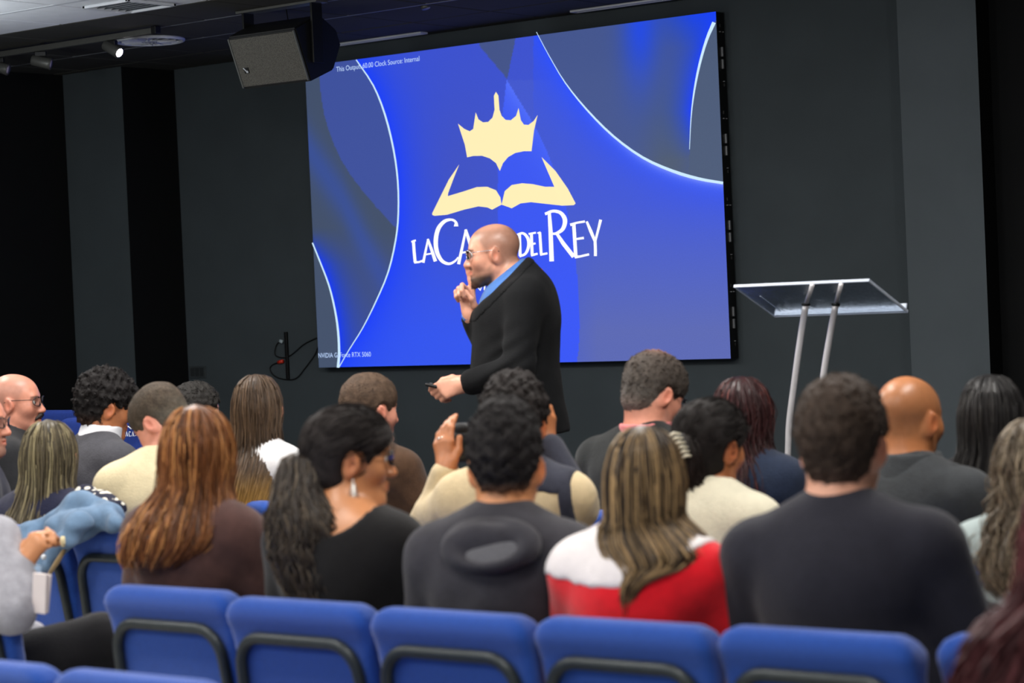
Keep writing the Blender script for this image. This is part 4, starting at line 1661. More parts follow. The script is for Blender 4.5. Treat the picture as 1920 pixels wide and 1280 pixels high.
    if shoes:
        for l_ in (([(.12, .46, .10), (.12, .60, .045)], [(-.12, .46, .10), (-.12, .60, .045)]) if lg is None else [q[2:] for q in lg]):
            an, toe = np.array(l_[0]), np.array(l_[1])
            S_ = Field([axis_pts(min(an[0], toe[0]) - .08, max(an[0], toe[0]) + .08, .012), axis_pts(min(an[1], toe[1]) - .1, max(an[1], toe[1]) + .1, .012), axis_pts(min(an[2], toe[2]) - .07, an[2] + .06, .012)])
            hl = an + np.array([0, -.02, toe[2] - an[2]])
            S_.cone(hl, toe, .046, .040, k=.02)
            S_.cone(an, hl, .046, .046, k=.02)
            fl = toe[2] - .043
            S_.cut(lambda X, Y, Z: np.maximum(fl - Z, Z - an[2] - .01), .006)
            me, V = S_.mesh('shoe')
            link('shoe', me, cloth('dark_shoe', (24, 23, 24), .5, bump=.1), t)
    if hair is not None:
        hair(p)
    if custom is not None:
        custom(p)
    return p


def sub_shell(p, name, material, infl, region, k=.006):
    """a layer of cloth on top of the shirt where region(X,Y,Z) < 0"""
    F = Field.__new__(Field)
    F.ax = p.G.ax
    F.f = p.G.f - infl
    F.cut(region, k)
    me, V = F.mesh(name)
    return link(name, me, material, p.t)


def glasses(p, frame_m, lens_m=None, parent=None, w2=.030, gz=.002, gy=.108):
    H = lambda x_, y_, z_: Vector(p.Hc + p.Rh @ (np.array([x_, y_, z_]) * p.hs))
    g = None
    bm = bmesh.new()
    for sx in (-1, 1):
        ring = [H(sx * .034 + .026 * math.cos(a), gy - .02 * abs(math.cos(a)) * (1 if math.cos(a) * sx > 0 else 0), gz + .019 * math.sin(a)) for a in np.linspace(0, 2 * PI, 20, endpoint=False)]
        tube(bm, ring, .0017, 6, close=True)
        tube(bm, [H(sx * .060, gy - .022, gz + .008), H(sx * .078, .060, gz + .009), H(sx * .083, .0, gz + .010), H(sx * .080, -.025, gz + .002)], .0017, 6)
    tube(bm, [H(-.009, gy, gz + .004), H(0, gy + .004, gz + .007), H(.009, gy, gz + .004)], .0016, 6)
    g = bm_obj('glasses', bm, frame_m, p.t, True)
    if lens_m is not None:
        for sx in (-1, 1):
            bm = bmesh.new()
            c = [bm.verts.new(H(sx * .034 + .025 * math.cos(a), gy - .02 * abs(math.cos(a)) * (1 if math.cos(a) * sx > 0 else 0), gz + .018 * math.sin(a))) for a in np.linspace(0, 2 * PI, 20, endpoint=False)]
            f_ = bm.faces.new(c)
            r_ = bmesh.ops.extrude_face_region(bm, geom=[f_])
            dv = p.Rh @ np.array([0, -.0014, 0])
            bmesh.ops.translate(bm, verts=[q for q in r_['geom'] if isinstance(q, bmesh.types.BMVert)], vec=dv)
            bm_obj('lens', bm, lens_m, g)
    return g


M_lens = mat('clear_lens', (235, 240, 245), .03, trans=1.0, ior=1.3)
M_lensd = mat('tinted_lens', (90, 80, 95), .05, trans=.8, ior=1.3)
M_gmetal = mat('thin_metal', (190, 190, 192), .25, metal=.9, noise=.02)
M_gdark = mat('dark_frame', (28, 24, 24), .3, noise=.03)
M_silver = mat('silver_metal', (215, 212, 205), .25, metal=.9, noise=.1, nscale=200)

# ------------------------------------------------------------------ the speaker on the stage
def speaker():
    d0, th = 8.9, -90
    yaw = cam_yaw(th)
    Rb = rot_z(yaw)
    base = at_d(985, 780, d0)
    org = np.array([base[0], base[1], .18])
    t = thing('person', 'person in a black blazer and blue shirt on stage, finger raised to the lips', 'person', tuple(org), yaw)

    def L(px, py, e=0.0):
        return Rb.T @ (at_d(px, py, d0 + e) - org)
    hs = .985
    Hc = L(925, 475)
    Rh = rot_x(-math.radians(3))
    p = Person()
    p.t, p.Hc, p.Rh, p.hs = t, Hc, Rh, hs
    nS, nE, nW = L(985, 560, -.185), L(972, 688, -.25), L(873, 719, -.20)
    fS, fE, fW = L(978, 560, .185), L(922, 664, .18), L(882, 587, .025)
    fx = [(Hc[0] - .1, Hc[0] + .12, .0042), (nW[0] - .05, nW[0] + .07, .0042)]
    fy = [(Hc[1] - .12, Hc[1] + .16, .0042), (nW[1] - .03, nW[1] + .14, .0042)]
    fz = [(Hc[2] - .13, Hc[2] + .12, .0042), (fW[2] - .03, fW[2] + .22, .0042), (nW[2] - .07, nW[2] + .06, .0042)]
    ax = [axis_pts(-.38, .38, .015, fx), axis_pts(-.36, .48, .015, fy), axis_pts(-.03, Hc[2] + .16, .015, fz)]

    def torso(F, i, k=.05):
        F.ell(L(966, 606), (.185, .150, .20), None, k, infl=i)
        F.ell(L(1000, 590), (.175, .085, .17), None, k, infl=i)
        F.ell(L(966, 690), (.185, .158, .20), None, k, infl=i)
        F.ell(L(985, 765), (.185, .140, .18), None, k, infl=i)
        F.cone(nS + (.03, 0, 0), fS - (.03, 0, 0), .066, k=k, infl=i)
        for e in (-.1, .1):
            F.cone(L(987, 548, e), L(972, 512, e * .35), .050, .048, k=k, infl=i)
    F = Field(ax)
    torso(F, 0)
    F.cone(nS, nE, .055, .046, k=.03)
    F.cone(nE, nW, .043, .029, k=.02)
    F.cone(fS, fE, .055, .046, k=.03)
    F.cone(fE, fW, .043, .029, k=.02)
    imgl, away, up = np.array([0, 1., 0]), np.array([1., 0, 0]), np.array([0, 0, 1.])
    hand_prims(F, nW, imgl * .97 - up * .22 - away * .0, away * .9 - up * .35, up * .93 + imgl * .22 + away * .2,
               [(.6, .8, .5), (.85, 1.0, .6), (.95, 1.1, .6), (1.0, 1.1, .6)], sc=1.06,
               thumb=[(.040, .040, .018), (.075, .045, .030), (.108, .030, .034)])
    hand_prims(F, fW, up * .97 + imgl * .16, -away * .92 + imgl * .35, -imgl * .93 - away * .3,
               [(.02, .08, .08), (1.15, 1.35, .9), (1.3, 1.4, .9), (1.35, 1.4, .9)], sc=1.04,
               thumb=[(.028, .030, .022), (.056, .032, .040), (.084, .018, .046)])
    head_prims(F, Hc, Rh, hs, jaw=1.06, neck=L(962, 528), nr=.064)
    hip = L(985, 780)[2]
    fl = .0
    LG = [(.09, -.02, hip - .02), (.12, .03, .47), (.13, -.03, .10), (.14, .10, .045)]
    RG = [(-.09, -.02, hip - .02), (-.11, .10, .47), (-.12, .08, .10), (-.12, .21, .045)]
    for lg in (LG, RG):
        h, kn, an, toe = [np.array(q) for q in lg]
        F.cone(h, kn, .088, .06, k=.03)
        F.cone(kn, an, .056, .042, k=.03)
        F.cone(an + (toe - an) * np.array([0, 0, .8]), toe, .042, .036, k=.02)
    me, V = F.mesh('body')
    C = paint(V, Hc, Rh, hs, (216, 156, 130), (.6, 1.0, (80, 64, 54)), (70, 52, 42))
    set_col(me, C)
    link('body', me, M_skin, t)
    for sx in (-1, 1):
        e = bpy.data.objects.new('eye', EYE_ME)
        COL.objects.link(e)
        e.parent = t
        e.location = Hc + Rh @ (np.array([sx * .032, .0795, 0]) * hs)

    def line(a, b):
        a, b = L(*a), L(*b)
        n_ = np.array([b[2] - a[2], -(b[1] - a[1])])
        n_ /= np.linalg.norm(n_)
        ref = L(1000, 640)
        s_ = -1 if (ref[1] - a[1]) * n_[0] + (ref[2] - a[2]) * n_[1] > 0 else 1
        return lambda X, Y, Z: s_ * ((Y - a[1]) * n_[0] + (Z - a[2]) * n_[1]) + 0 * X
    # blue shirt: collar, chest, cuffs
    M_sh = cloth('blue_shirt', (66, 110, 176), .8, bump=.15, noise=.05)
    axc = [axis_pts(-.34, .34, .0085), axis_pts(-.32, .36, .0085), axis_pts(hip - .25, Hc[2] + .0, .0085)]
    S = Field(axc)
    torso(S, .006)
    S.cone(Hc + (0, -.02, -.07), L(962, 528), .070, .076, k=.03)
    S.cone(L(958, 515), L(972, 545), .073, .09, k=.03)
    S.cut(line((976, 486), (894, 552)), .006)
    me, V = S.mesh('shirt')
    link('shirt', me, M_sh, t)
    for W, Ee in ((nW, nE), (fW, fE)):
        S = Field([axis_pts(min(W[0], Ee[0]) - .08, max(W[0], Ee[0]) + .08, .006), axis_pts(min(W[1], Ee[1]) - .08, max(W[1], Ee[1]) + .08, .006), axis_pts(min(W[2], Ee[2]) - .08, max(W[2], Ee[2]) + .08, .006)])
        u = nrm(W - Ee)
        S.cone(W - u * .09, W + u * .004, .042, .038, k=.01)
        q = W + u * .006
        S.cut(lambda X, Y, Z: (X - q[0]) * u[0] + (Y - q[1]) * u[1] + (Z - q[2]) * u[2], .004)
        me, V = S.mesh('shirt_cuff')
        link('shirt_cuff', me, M_sh, t)
    # blazer
    M_bl = cloth('black_blazer', (15, 16, 18), .85, bump=.2, noise=.12, nscale=90, sheen=.03)
    axj = [axis_pts(-.38, .38, .0085), axis_pts(-.34, .42, .0085), axis_pts(hip - .25, Hc[2] + .0, .0085)]
    J = Field(axj)
    torso(J, .020)
    J.ell(L(995, 800), (.20, .150, .13), None, .05)
    J.ell(L(1008, 838), (.20, .135, .12), None, .05)
    J.cone(L(966, 520), L(978, 545), .086, .10, k=.02)
    J.cut(line((988, 484), (901, 571)), .006)
    for S_, E_, W_ in ((nS, nE, nW), (fS, fE, fW)):
        J.cone(S_, E_, .076, .064, k=.03)
        u = nrm(W_ - E_)
        J.cone(E_, W_ - u * (.028 if W_ is nW else .045), .062, .049, k=.03)
    zb = L(1060, 808)[2]
    J.cut(lambda X, Y, Z: zb + .02 * (Y + .1) - Z, .008)
    ea, eb2 = nE, nS

    def folds(X, Y, Z):
        r = np.sqrt((X - nE[0]) ** 2 + (Y - nE[1] - .04) ** 2 + (Z - nE[2] - .01) ** 2)
        f_ = .006 * np.exp(-(r / .11) ** 2) * np.sin(90 * (Z - nE[2]) + 55 * (Y - nE[1]))
        return f_ + .0035 * (wob(X, Y, Z, 22, 3.0) + .4 * wob(X, Y, Z, 50, 1.0))
    J.disp(folds)
    me, V = J.mesh('blazer')
    bl = link('blazer', me, M_bl, t)
    # collar roll of the blazer and lapel edge
    K = Field(axj)
    K.f = J.f - .003
    la, lb = line((988, 484), (901, 571)), line((995, 500), (908, 588))
    K.cut(lambda X, Y, Z: -lb(X, Y, Z), .006)
    K.cut(lambda X, Y, Z: np.maximum(Z * -1 + L(900, 605)[2], X - .12) + 0 * Y, .01)
    me, V = K.mesh('collar')
    link('collar', me, M_bl, bl)
    # jeans, shoes
    Jn = Field([axis_pts(-.3, .3, .014), axis_pts(-.3, .36, .014), axis_pts(.04, hip + .16, .014)])
    Jn.ell(L(985, 765), (.185, .142, .15), None, .05, infl=.006)
    for lg in (LG, RG):
        h, kn, an, toe = [np.array(q) for q in lg]
        Jn.cone(h, kn, .100, .075, k=.03)
        Jn.cone(kn, an, .072, .062, k=.03)
    Jn.cut(lambda X, Y, Z: np.maximum(.08 - Z, Z - hip - .10), .01)
    Jn.disp(lambda X, Y, Z: .004 * wob(X, Y, Z, 30, 2))
    me, V = Jn.mesh('jeans')
    link('jeans', me, cloth('blue_denim', (44, 66, 104), .85, bump=.3, noise=.15, nscale=80), t)
    for lg in (LG, RG):
        an, toe = np.array(lg[2]), np.array(lg[3])
        S = Field([axis_pts(an[0] - .09, an[0] + .09, .01), axis_pts(an[1] - .12, toe[1] + .08, .01), axis_pts(-.02, .18, .01)])
        S.cone(an + (0, -.02, -.055), toe, .048, .042, k=.02)
        S.cone(an, an + (0, -.02, -.05), .05, .048, k=.02)
        S.cut(lambda X, Y, Z: np.maximum(.0 - Z, Z - .13), .006)
        me, V = S.mesh('shoe')
        link('shoe', me, cloth('dark_shoe', (24, 23, 24), .5, bump=.1), t)
    glasses(p, M_gmetal, M_lens)
    # small clear earpiece coil at the collar, lapel pin
    bm = bmesh.new()
    pts = [L(972 + 3.2 * math.cos(a * 2.2), 493 + a * 2.0 + 2 * math.sin(a * 2.2), -.055 - .004 * a) for a in np.linspace(0, 5, 24)]
    tube(bm, pts, .003, 6)
    bm_obj('earpiece_coil', bm, mat('amber_clear_plastic', (205, 185, 140), .25, trans=.4, noise=.03), t, True)
    # the little remote in the hand: a thing of its own
    a, b_ = at_d(797, 720, d0 - .19), at_d(846, 731, d0 - .18)
    c = (a + b_) / 2
    rm = thing('remote', 'small black presentation remote held in the lowered hand of the person on stage', 'remote', tuple(c))
    q = Vector(b_ - a).normalized()
    R3 = q.to_track_quat('X', 'Z').to_matrix()
    bm_obj('case', box(bmesh.new(), (0, 0, 0), (np.linalg.norm(b_ - a), .028, .013), R3, bev=.005), M_black, rm, True)
    bm_obj('button', box(bmesh.new(), R3 @ Vector((-.03, 0, .008)), (.012, .012, .004), R3, bev=.001), mat('button_grey', (90, 92, 96), .4, noise=.02), rm)
    return p


speaker()

# ------------------------------------------------------------------ hair outlines
def prof_head(w_=1.0, d_=1.0, ht=.012, y0=-.015):
    return [(.120 + ht, 0, .003, y0, .003), (.116 + ht, 0, .026 * w_, y0, .034 * d_), (.100 + ht, 0, .052 * w_, y0, .066 * d_), (.075 + ht * .7, 0, .073 * w_, y0, .092 * d_), (.04, 0, .086 * w_, y0, .106 * d_),
            (.0, 0, .089 * w_, y0 - .004, .108 * d_), (-.04, 0, .088 * w_, y0 - .012, .100 * d_), (-.08, 0, .086 * w_, y0 - .026, .090 * d_)]


C_dark_trs = cloth('black_trousers', (26, 26, 29))

# ---- near row -------------------------------------------------------------
GN, GM, GF = None, None, None


def hair_c1(p):
    pr = prof_head(1.08, 1.0, .016) + [(-.12, -.012, .115, -.060, .088), (-.16, -.022, .132, -.095, .082), (-.20, -.032, .140, -.122, .070), (-.235, -.045, .132, -.138, .058), (-.27, -.07, .105, -.145, .045), (-.295, -.085, .08, -.145, .03)]
    long_hair('hair', p.t, p.Hc, cam_yaw(8) - cam_yaw(28), pr, [(66, 38, 20), (116, 68, 34), (146, 92, 50), (92, 52, 26)], 11, n=620, wave=.006, wfreq=26, ends=.035, rad=.0026, base_amp=.008, hl=(.16, (190, 132, 76)))


seat_person('person in a dark brown knit top in the near row, the leftmost on these chairs', 368, 757, 4.22, th=28, thh=8, sw=.178, female=True, ht=.016, hair=hair_c1, b=.98, seed=2, fold=.005,
            shirt=cloth('brown_knit', (78, 54, 50), noise=.12), skin='fair')


def hair_c2(p):
    # tight dark hair drawn back to a low tail
    short_hair(p.t, p.Hc, p.Rh, p.hs, .016, (44, 39, 38), 21, n=1500, slen=.012, nape=-.085, fade=0, front=.004, amp=.0012, taper=.2, pull=(0, -.13, -.03))
    back = p.Hc + p.Rh @ np.array([0, -.125, -.03])
    pr = [(.045, 0, .008, .01, .008), (.03, 0, .045, .005, .035), (.0, 0, .055, 0, .045), (-.05, .0, .060, -.02, .050), (-.12, .022, .092, -.035, .058), (-.20, .04, .102, -.040, .060), (-.28, .065, .098, -.045, .057), (-.34, .09, .082, -.045, .05), (-.385, .11, .05, -.045, .04), (-.40, .115, .02, -.045, .02)]
    hy = cam_yaw(18) - cam_yaw(30)
    long_hair('ponytail', p.t, back, hy, pr, [(34, 29, 26), (66, 56, 48), (46, 39, 34), (98, 84, 68)], 22, n=620, wave=.009, wfreq=60, ends=.04, face=False, rad=.003, base_amp=.012, grooves=9, hl=(.12, (110, 96, 78)))
    bm = bmesh.new()
    tube(bm, [back + (math.cos(a) * .045, .012, .0 + math.sin(a) * .04) for a in np.linspace(0, 2 * PI, 18, endpoint=False)], .007, 8, close=True)
    bm_obj('hair_tie', bm, M_black, p.t, True)


def extra_c2(p):
    glasses(p, M_gdark, M_lens)
    # silver feather earring
    e = p.Hc + p.Rh @ (np.array([.084, -.004, -.047]) * p.hs)
    bm = bmesh.new()
    tube(bm, [e, e + (0, 0, -.016)], .0015, 6)
    for k in range(9):
        z_ = -.016 - k * .0085
        w_ = .012 * math.sin((k + 1.2) / 10.5 * PI) + .003
        for sx in (-1, 1):
            tube(bm, [e + (0, 0, z_ + .006), e + (sx * w_ * .8, sx * w_ * .6, z_ - .006)], [.0028, .0012], 5)
    tube(bm, [e + (0, 0, -.016), e + (0, 0, -.096)], [.003, .0015], 6)
    bm_obj('earring', bm, M_silver, p.t, True)


def neck_c2(p, X, Y, Z):
    q = p.T((0, -.02, .56))
    return .115 - np.sqrt(((X - q[0]) / 1.0) ** 2 + ((Y - q[1]) / 1.25) ** 2 + ((Z - q[2]) / .85) ** 2)


seat_person('person in a black wide-necked top with dark glasses and a silver leaf earring, near row', 650, 757, 4.20, th=30, thh=76, pitch=4, sw=.188, female=True, ht=.016, hair=hair_c2, seed=3, fold=.003, crew=False,
            neckline=neck_c2, shirt=cloth('black_jersey', (24, 23, 24)), skin='olive', custom=extra_c2, b=1.02, nr=.062)


def hair_c3(p):
    short_hair(p.t, p.Hc, p.Rh, p.hs, .012, (34, 31, 32), 31, curly=.75, fade=.75, top=.028, skin=SK['olive'], n=1100, slen=.018, nape=-.066, taper=1.2)


def hood_c3(p):
    T = p.T
    mh = cloth('hood_lining', (92, 92, 97), .95, noise=.14, nscale=160, bump=.3)
    H = Field([axis_pts(-.26, .26, .008), axis_pts(-.35, .25, .008), axis_pts(p.Hc[2] - .5, p.Hc[2], .008)])
    R1 = T.R @ rot_z(-.15) @ rot_x(.95)
    H.torus(T((0, -.022, .545)), .084, .020, T.R @ rot_x(.30), sc=(1.12, 1.0), k=.02)
    H.torus(T((.012, -.120, .492)), .100, .020, R1, sc=(1.05, .62), k=.03)
    H.ell(T((.012, -.112, .475)), (.115, .030, .066), T.R @ rot_x(.35), .03)
    H.disp(lambda X, Y, Z: .004 * wob(X, Y, Z, 34, 5))
    me, V = H.mesh('hood')
    link('hood', me, p.shirt.data.materials[0], p.t)
    I = Field(H.ax)
    I.ell(T((.020, -.128, .488)), (.098, .058, .016), R1, .02)
    I.disp(lambda X, Y, Z: .003 * wob(X, Y, Z, 40, 2))
    me, V = I.mesh('hood_lining')
    link('hood_lining', me, mh, p.t)['label'] = 'lighter grey lining of the hood'


seat_person('person in a dark grey hooded sweatshirt, hood down, in the middle of the near row', 943, 750, 4.20, th=22, thh=8, sw=.205, ht=.038, hair=hair_c3, seed=4, fold=.006, fold_f=22, nr=.060,
            shirt=cloth('charcoal_sweatshirt', (56, 55, 61), noise=.1), skin='olive', custom=hood_c3, crew=False)


def hair_c4(p):
    pr = prof_head(1.0, 1.0, .014) + [(-.09, .006, .106, -.045, .09), (-.12, .024, .126, -.075, .080), (-.15, .046, .130, -.105, .066), (-.172, .048, .098, -.122, .055), (-.19, .018, .054, -.136, .045), (-.21, -.004, .032, -.146, .036), (-.24, -.014, .022, -.152, .028), (-.27, -.018, .014, -.154, .020), (-.29, -.02, .008, -.154, .012)]
    long_hair('hair', p.t, p.Hc, cam_yaw(16) - cam_yaw(33), pr, [(44, 36, 30), (66, 54, 44), (112, 92, 66), (52, 42, 34)], 41, n=620, wave=.003, wfreq=16, ends=.07, rad=.0024, base_amp=.006, trim=.08, hl=(.34, (172, 142, 100)))
    # loose ends curling over the back
    rg = np.random.default_rng(5)
    paths, rad, cc = [], [], []
    for k in range(26):
        s_ = rg.uniform(-1, 1)
        a = rg.uniform(.02, .11)
        z0 = -.235
        tt = np.linspace(0, 1, 14)
        X = -.005 + s_ * .02 + (a * (1 if s_ > 0 else -.35)) * tt ** 2 + .01 * np.sin(5 * tt + s_ * 4)
        Z = z0 - .17 * tt + .05 * tt ** 3 * (1 if s_ > 0 else 0)
        paths.append(np.stack([X, np.full(14, -.165) - .012 * np.sin(tt * 3), Z], 1) @ rot_z(cam_yaw(16) - cam_yaw(33)).T + p.Hc)
        rad.append(.0022)
        cc.append(lin((176, 120, 84)))
    V, Q, Cc = strands_mesh(paths, rad, cc)
    me = mesh_np('loose_strands', V, Q)
    set_col(me, Cc)
    o = link('loose_strands', me, M_hair, p.t)
    o['kind'] = 'stuff'


def yoke_c4(p):
    q = p.T((0, 0, .372))

    def reg(X, Y, Z):
        z0 = q[2] + .052 + .085 * np.clip((np.abs(X + .01) - .02) / .17, 0, 1) ** 1.2 * np.where(X > -.01, 1.1, .2) + .004 * np.abs(np.sin(X * 55))
        return z0 - Z + 0 * Y
    sub_shell(p, 'yoke', cloth('white_knit', (236, 230, 230), noise=.05, bump=.3), .004, reg)


seat_person('person in a bright red sweater with a white scalloped yoke, near row', 1208, 797, 4.18, th=33, thh=16, sw=.190, female=True, ht=.014, hair=hair_c4, seed=5, fold=.004, hs=.98, b=1.02,
            shirt=cloth('red_knit', (222, 18, 34), noise=.08, sheen=.3), skin='fair', custom=yoke_c4)


def hair_c5(p):
    short_hair(p.t, p.Hc, p.Rh, p.hs, .017, (62, 50, 42), 51, curly=.3, fade=.12, top=.010, skin=SK['fair'], n=1300, slen=.016, nape=-.112, amp=.0028)


seat_person('broad person in a dark navy crew sweater, near row, right of the red sweater', 1574, 703, 4.24, th=30, thh=24, sw=.226, b=1.12, w_=1.15, dp=1.02, side=-3.5, hs=1.04, ht=.027, hair=hair_c5, seed=6, fold=.004, fold_f=18, nr=.066,
            shirt=cloth('navy_sweater', (38, 38, 47), noise=.08), skin='fair', lean=6)

# ---- middle row -----------------------------------------------------------
def hair_b1(p):
    pr = prof_head(1.05, 1.0, .014) + [(-.14, -.005, .108, -.055, .088), (-.20, -.012, .120, -.095, .080), (-.27, -.035, .118, -.125, .068), (-.32, -.075, .085, -.14, .055), (-.36, -.105, .05, -.145, .04), (-.39, -.12, .02, -.145, .02)]
    long_hair('hair', p.t, p.Hc, cam_yaw(14) - cam_yaw(30), pr, [(58, 52, 42), (104, 94, 72), (78, 70, 56), (128, 116, 86)], 61, n=520, wave=.003, wfreq=18, ends=.07, rad=.0026, base_amp=.006, hl=(.2, (160, 148, 112)))


seat_person('person in a black and white patterned top at left, in front of the denim jacket', 93, 785, 5.20, th=30, thh=14, sw=.175, female=True, ht=.014, hair=hair_b1, seed=7,
            shirt=cloth('navy_print', (34, 36, 58)), skin='fair')


def hair_b2(p):
    short_hair(p.t, p.Hc, p.Rh, p.hs, .022, (36, 31, 30), 71, curly=1.0, fade=.2, top=.018, skin=SK['tan'], n=900, slen=.02, nape=-.105)


def arms_b2(p):
    lo = p.loc
    T, sw = p.T, .205
    SL, SR = T((-sw + .02, -.01, .455)), T((sw - .02, -.01, .455))
    WL, WR = lo(838, 882, 5.22), lo(1024, 834, 5.45)
    EL, ER = lo(806, 985, 5.24), lo(1085, 955, 5.42)
    up = np.array([0, 0, 1.])
    imgr = p.Rb.T @ R0
    away = p.Rb.T @ np.array([-math.sin(YAW), math.cos(YAW), 0])
    dL, sL = nrm(up * .95 - imgr * .08 + away * .2), nrm(imgr * .8 - away * .55)
    p.ringpos = WL + dL * .100 - sL * .009
    A = {-1: [SL, EL, WL, up * .95 - imgr * .08 + away * .2, away * .75 + imgr * .6, imgr * .8 - away * .55, [(.25, .35, .2), (.35, .5, .3), (.4, .5, .3), (.45, .5, .3)], [(.03, .03, .0), (.06, .045, .01), (.10, .050, .015)]],
         1: [SR, ER, WR, up * .96 + imgr * .04, away * .7 - imgr * .7, -imgr * .75 - away * .6, [(.15, .2, .1), (.2, .3, .2), (.3, .3, .2), (.3, .4, .2)], None]}
    return A


def extra_b2(p):
    # dark vest straps over the beige
    mn = cloth('navy_padding', (50, 52, 64), noise=.08)
    c = p.T((0, 0, .3))

    def reg(X, Y, Z):
        return np.maximum(np.abs(X - .172 + .015 * np.sin(Z * 12)) - .020, Y - c[1] - .0)
    sub_shell(p, 'dark_side_panel', mn, .006, lambda X, Y, Z: np.maximum(reg(X, Y, Z), p.T((0, 0, .06))[2] - Z))
    sub_shell(p, 'dark_shoulder', mn, .005, lambda X, Y, Z: np.maximum(np.maximum(p.T((0, 0, .485))[2] - Z - .10 * np.clip(X - .1, 0, 1), .02 - X), X - .20) + 0 * Y)
    # ring on the finger
    kn = p.ringpos
    bm = bmesh.new()
    tube(bm, [kn + np.array([.010 * math.cos(a), .010 * math.sin(a), .002 * math.cos(a)]) for a in np.linspace(0, 2 * PI, 14, endpoint=False)], .0028, 6, close=True)
    bm_obj('ring', bm, M_silver, p.t, True)


pb2 = seat_person('person in a beige top with dark panels raising a camera to the face, middle row', 962, 697, 5.24, th=20, thh=16, sw=.205, ht=.038, hair=hair_b2, seed=8, arms=arms_b2, fine_hands=(np.array([-.2, .2, 1.12]),),
                  shirt=cloth('beige_sweater', (208, 188, 150), noise=.06), skin='tan', custom=extra_b2, fold=.006, fold_f=30)
# the camera held to the face
cw_ = at_y(858, 838, 5.36)
cmr = thing('camera', 'black photo camera held to the face by the person in beige', 'camera', tuple(cw_), cam_yaw(14))
bm_obj('camera_body', box(bmesh.new(), (.02, .0, 0), (.13, .06, .095), bev=.012), M_black, cmr, True)
bm_obj('prism_hump', box(bmesh.new(), (.02, .0, .055), (.05, .05, .04), bev=.012), M_black, cmr, True)
bm_obj('lens', tube(bmesh.new(), [(.02, .03, 0), (.02, .05, 0), (.02, .13, 0), (.02, .14, 0)], [.034, .038, .038, .034], 20), M_black, cmr, True)
bm_obj('grip', box(bmesh.new(), (-.035, .012, -.004), (.03, .075, .085), bev=.012), M_black, cmr, True)
bm_obj('rear_display', box(bmesh.new(), (.015, -.032, -.008), (.075, .004, .052), bev=.002), mat('display_glass', (40, 46, 44), .15, noise=.03), cmr)
bm_obj('dial', tube(bmesh.new(), [(-.03, 0, .045), (-.03, 0, .058)], .012, 14), M_blackm, cmr, True)


def hair_b3(p):
    short_hair(p.t, p.Hc, p.Rh, p.hs, .018, (34, 30, 29), 81, fade=0, n=1500, slen=.012, nape=-.10, front=.004, amp=.0016, taper=.2, pull=(-.01, -.12, -.02))
    back = p.Hc + p.Rh @ np.array([-.01, -.105, -.015])
    pr = [(.06, 0, .01, 0, .01), (.045, 0, .045, 0, .035), (.0, 0, .062, 0, .045), (-.05, 0, .058, .0, .045), (-.10, .01, .05, .02, .04), (-.15, .035, .045, .03, .035), (-.19, .045, .02, .03, .02)]
    long_hair('gathered_hair', p.t, back, cam_yaw(40) - cam_yaw(34), pr, [(26, 22, 21), (50, 42, 38), (36, 30, 28)], 82, n=240, wave=.006, wfreq=40, ends=.03, face=False, rad=.0024, base_amp=.006)
    # claw clip
    mc = mat('ivory_plastic', (222, 214, 190), .35, noise=.04)
    c = p.loc(1268, 838, 4.96)
    bm = bmesh.new()
    u = p.Rb.T @ R0
    z_ = np.array([0, 0, 1.])
    aw = p.Rb.T @ np.array([-math.sin(YAW), math.cos(YAW), 0])
    tube(bm, [c + u * a + z_ * b_ + aw * .02 for a, b_ in ((-.030, .022), (-.012, .004), (-.002, -.018), (.004, -.038))], .010, 8)
    for k in range(6):
        f_ = k / 5
        s0 = c + u * (-.026 + .030 * f_) + z_ * (.024 - .060 * f_) + aw * .015
        tube(bm, [s0, s0 + u * .022 + z_ * .012 - aw * .004, s0 + u * .040 + z_ * .008 + aw * .018], [.005, .0045, .003], 6)
    bm_obj('claw_clip', bm, mc, p.t, True)


def hood_b3(p):
    T = p.T
    H = Field([axis_pts(-.22, .22, .010), axis_pts(-.3, .22, .010), axis_pts(p.Hc[2] - .4, p.Hc[2] - .02, .010)])
    H.torus(T((0, -.016, .548)), .078, .024, T.R @ rot_x(.22), sc=(1.1, 1.0), k=.02)
    H.disp(lambda X, Y, Z: .005 * wob(X, Y, Z, 40, 5))
    me, V = H.mesh('rolled_collar')
    link('rolled_collar', me, p.shirt.data.materials[0], p.t)


seat_person('person in a thick cream sweater with an ivory claw clip, middle row', 1328, 745, 5.14, th=34, thh=44, pitch=6, sw=.185, female=True, ht=.018, hair=hair_b3, seed=9, hs=.98,
            shirt=cloth('cream_fleece', (226, 220, 196), noise=.05, bump=.35), skin='tan', custom=hood_b3, fold=.006)


def hair_b4(p):
    pr = prof_head(1.15, 1.05, .016) + [(-.14, -.01, .115, -.055, .10), (-.20, -.015, .125, -.085, .09), (-.25, -.02, .115, -.11, .075), (-.29, -.02, .08, -.12, .06), (-.31, -.02, .03, -.12, .03)]
    long_hair('hair', p.t, p.Hc, cam_yaw(20) - cam_yaw(34), pr, [(86, 76, 64), (126, 112, 92), (104, 92, 78), (150, 136, 112)], 91, n=520, wave=.012, wfreq=46, ends=.05, rad=.003, base_amp=.012, grooves=8, hl=(.2, (166, 150, 126)))


seat_person('person in a pale grey top at the right frame edge, middle row', 1942, 778, 5.12, th=34, thh=22, sw=.19, female=True, ht=.016, hair=hair_b4, seed=10,
            shirt=cloth('pale_grey_fleece', (158, 172, 172), noise=.06), skin='fair')

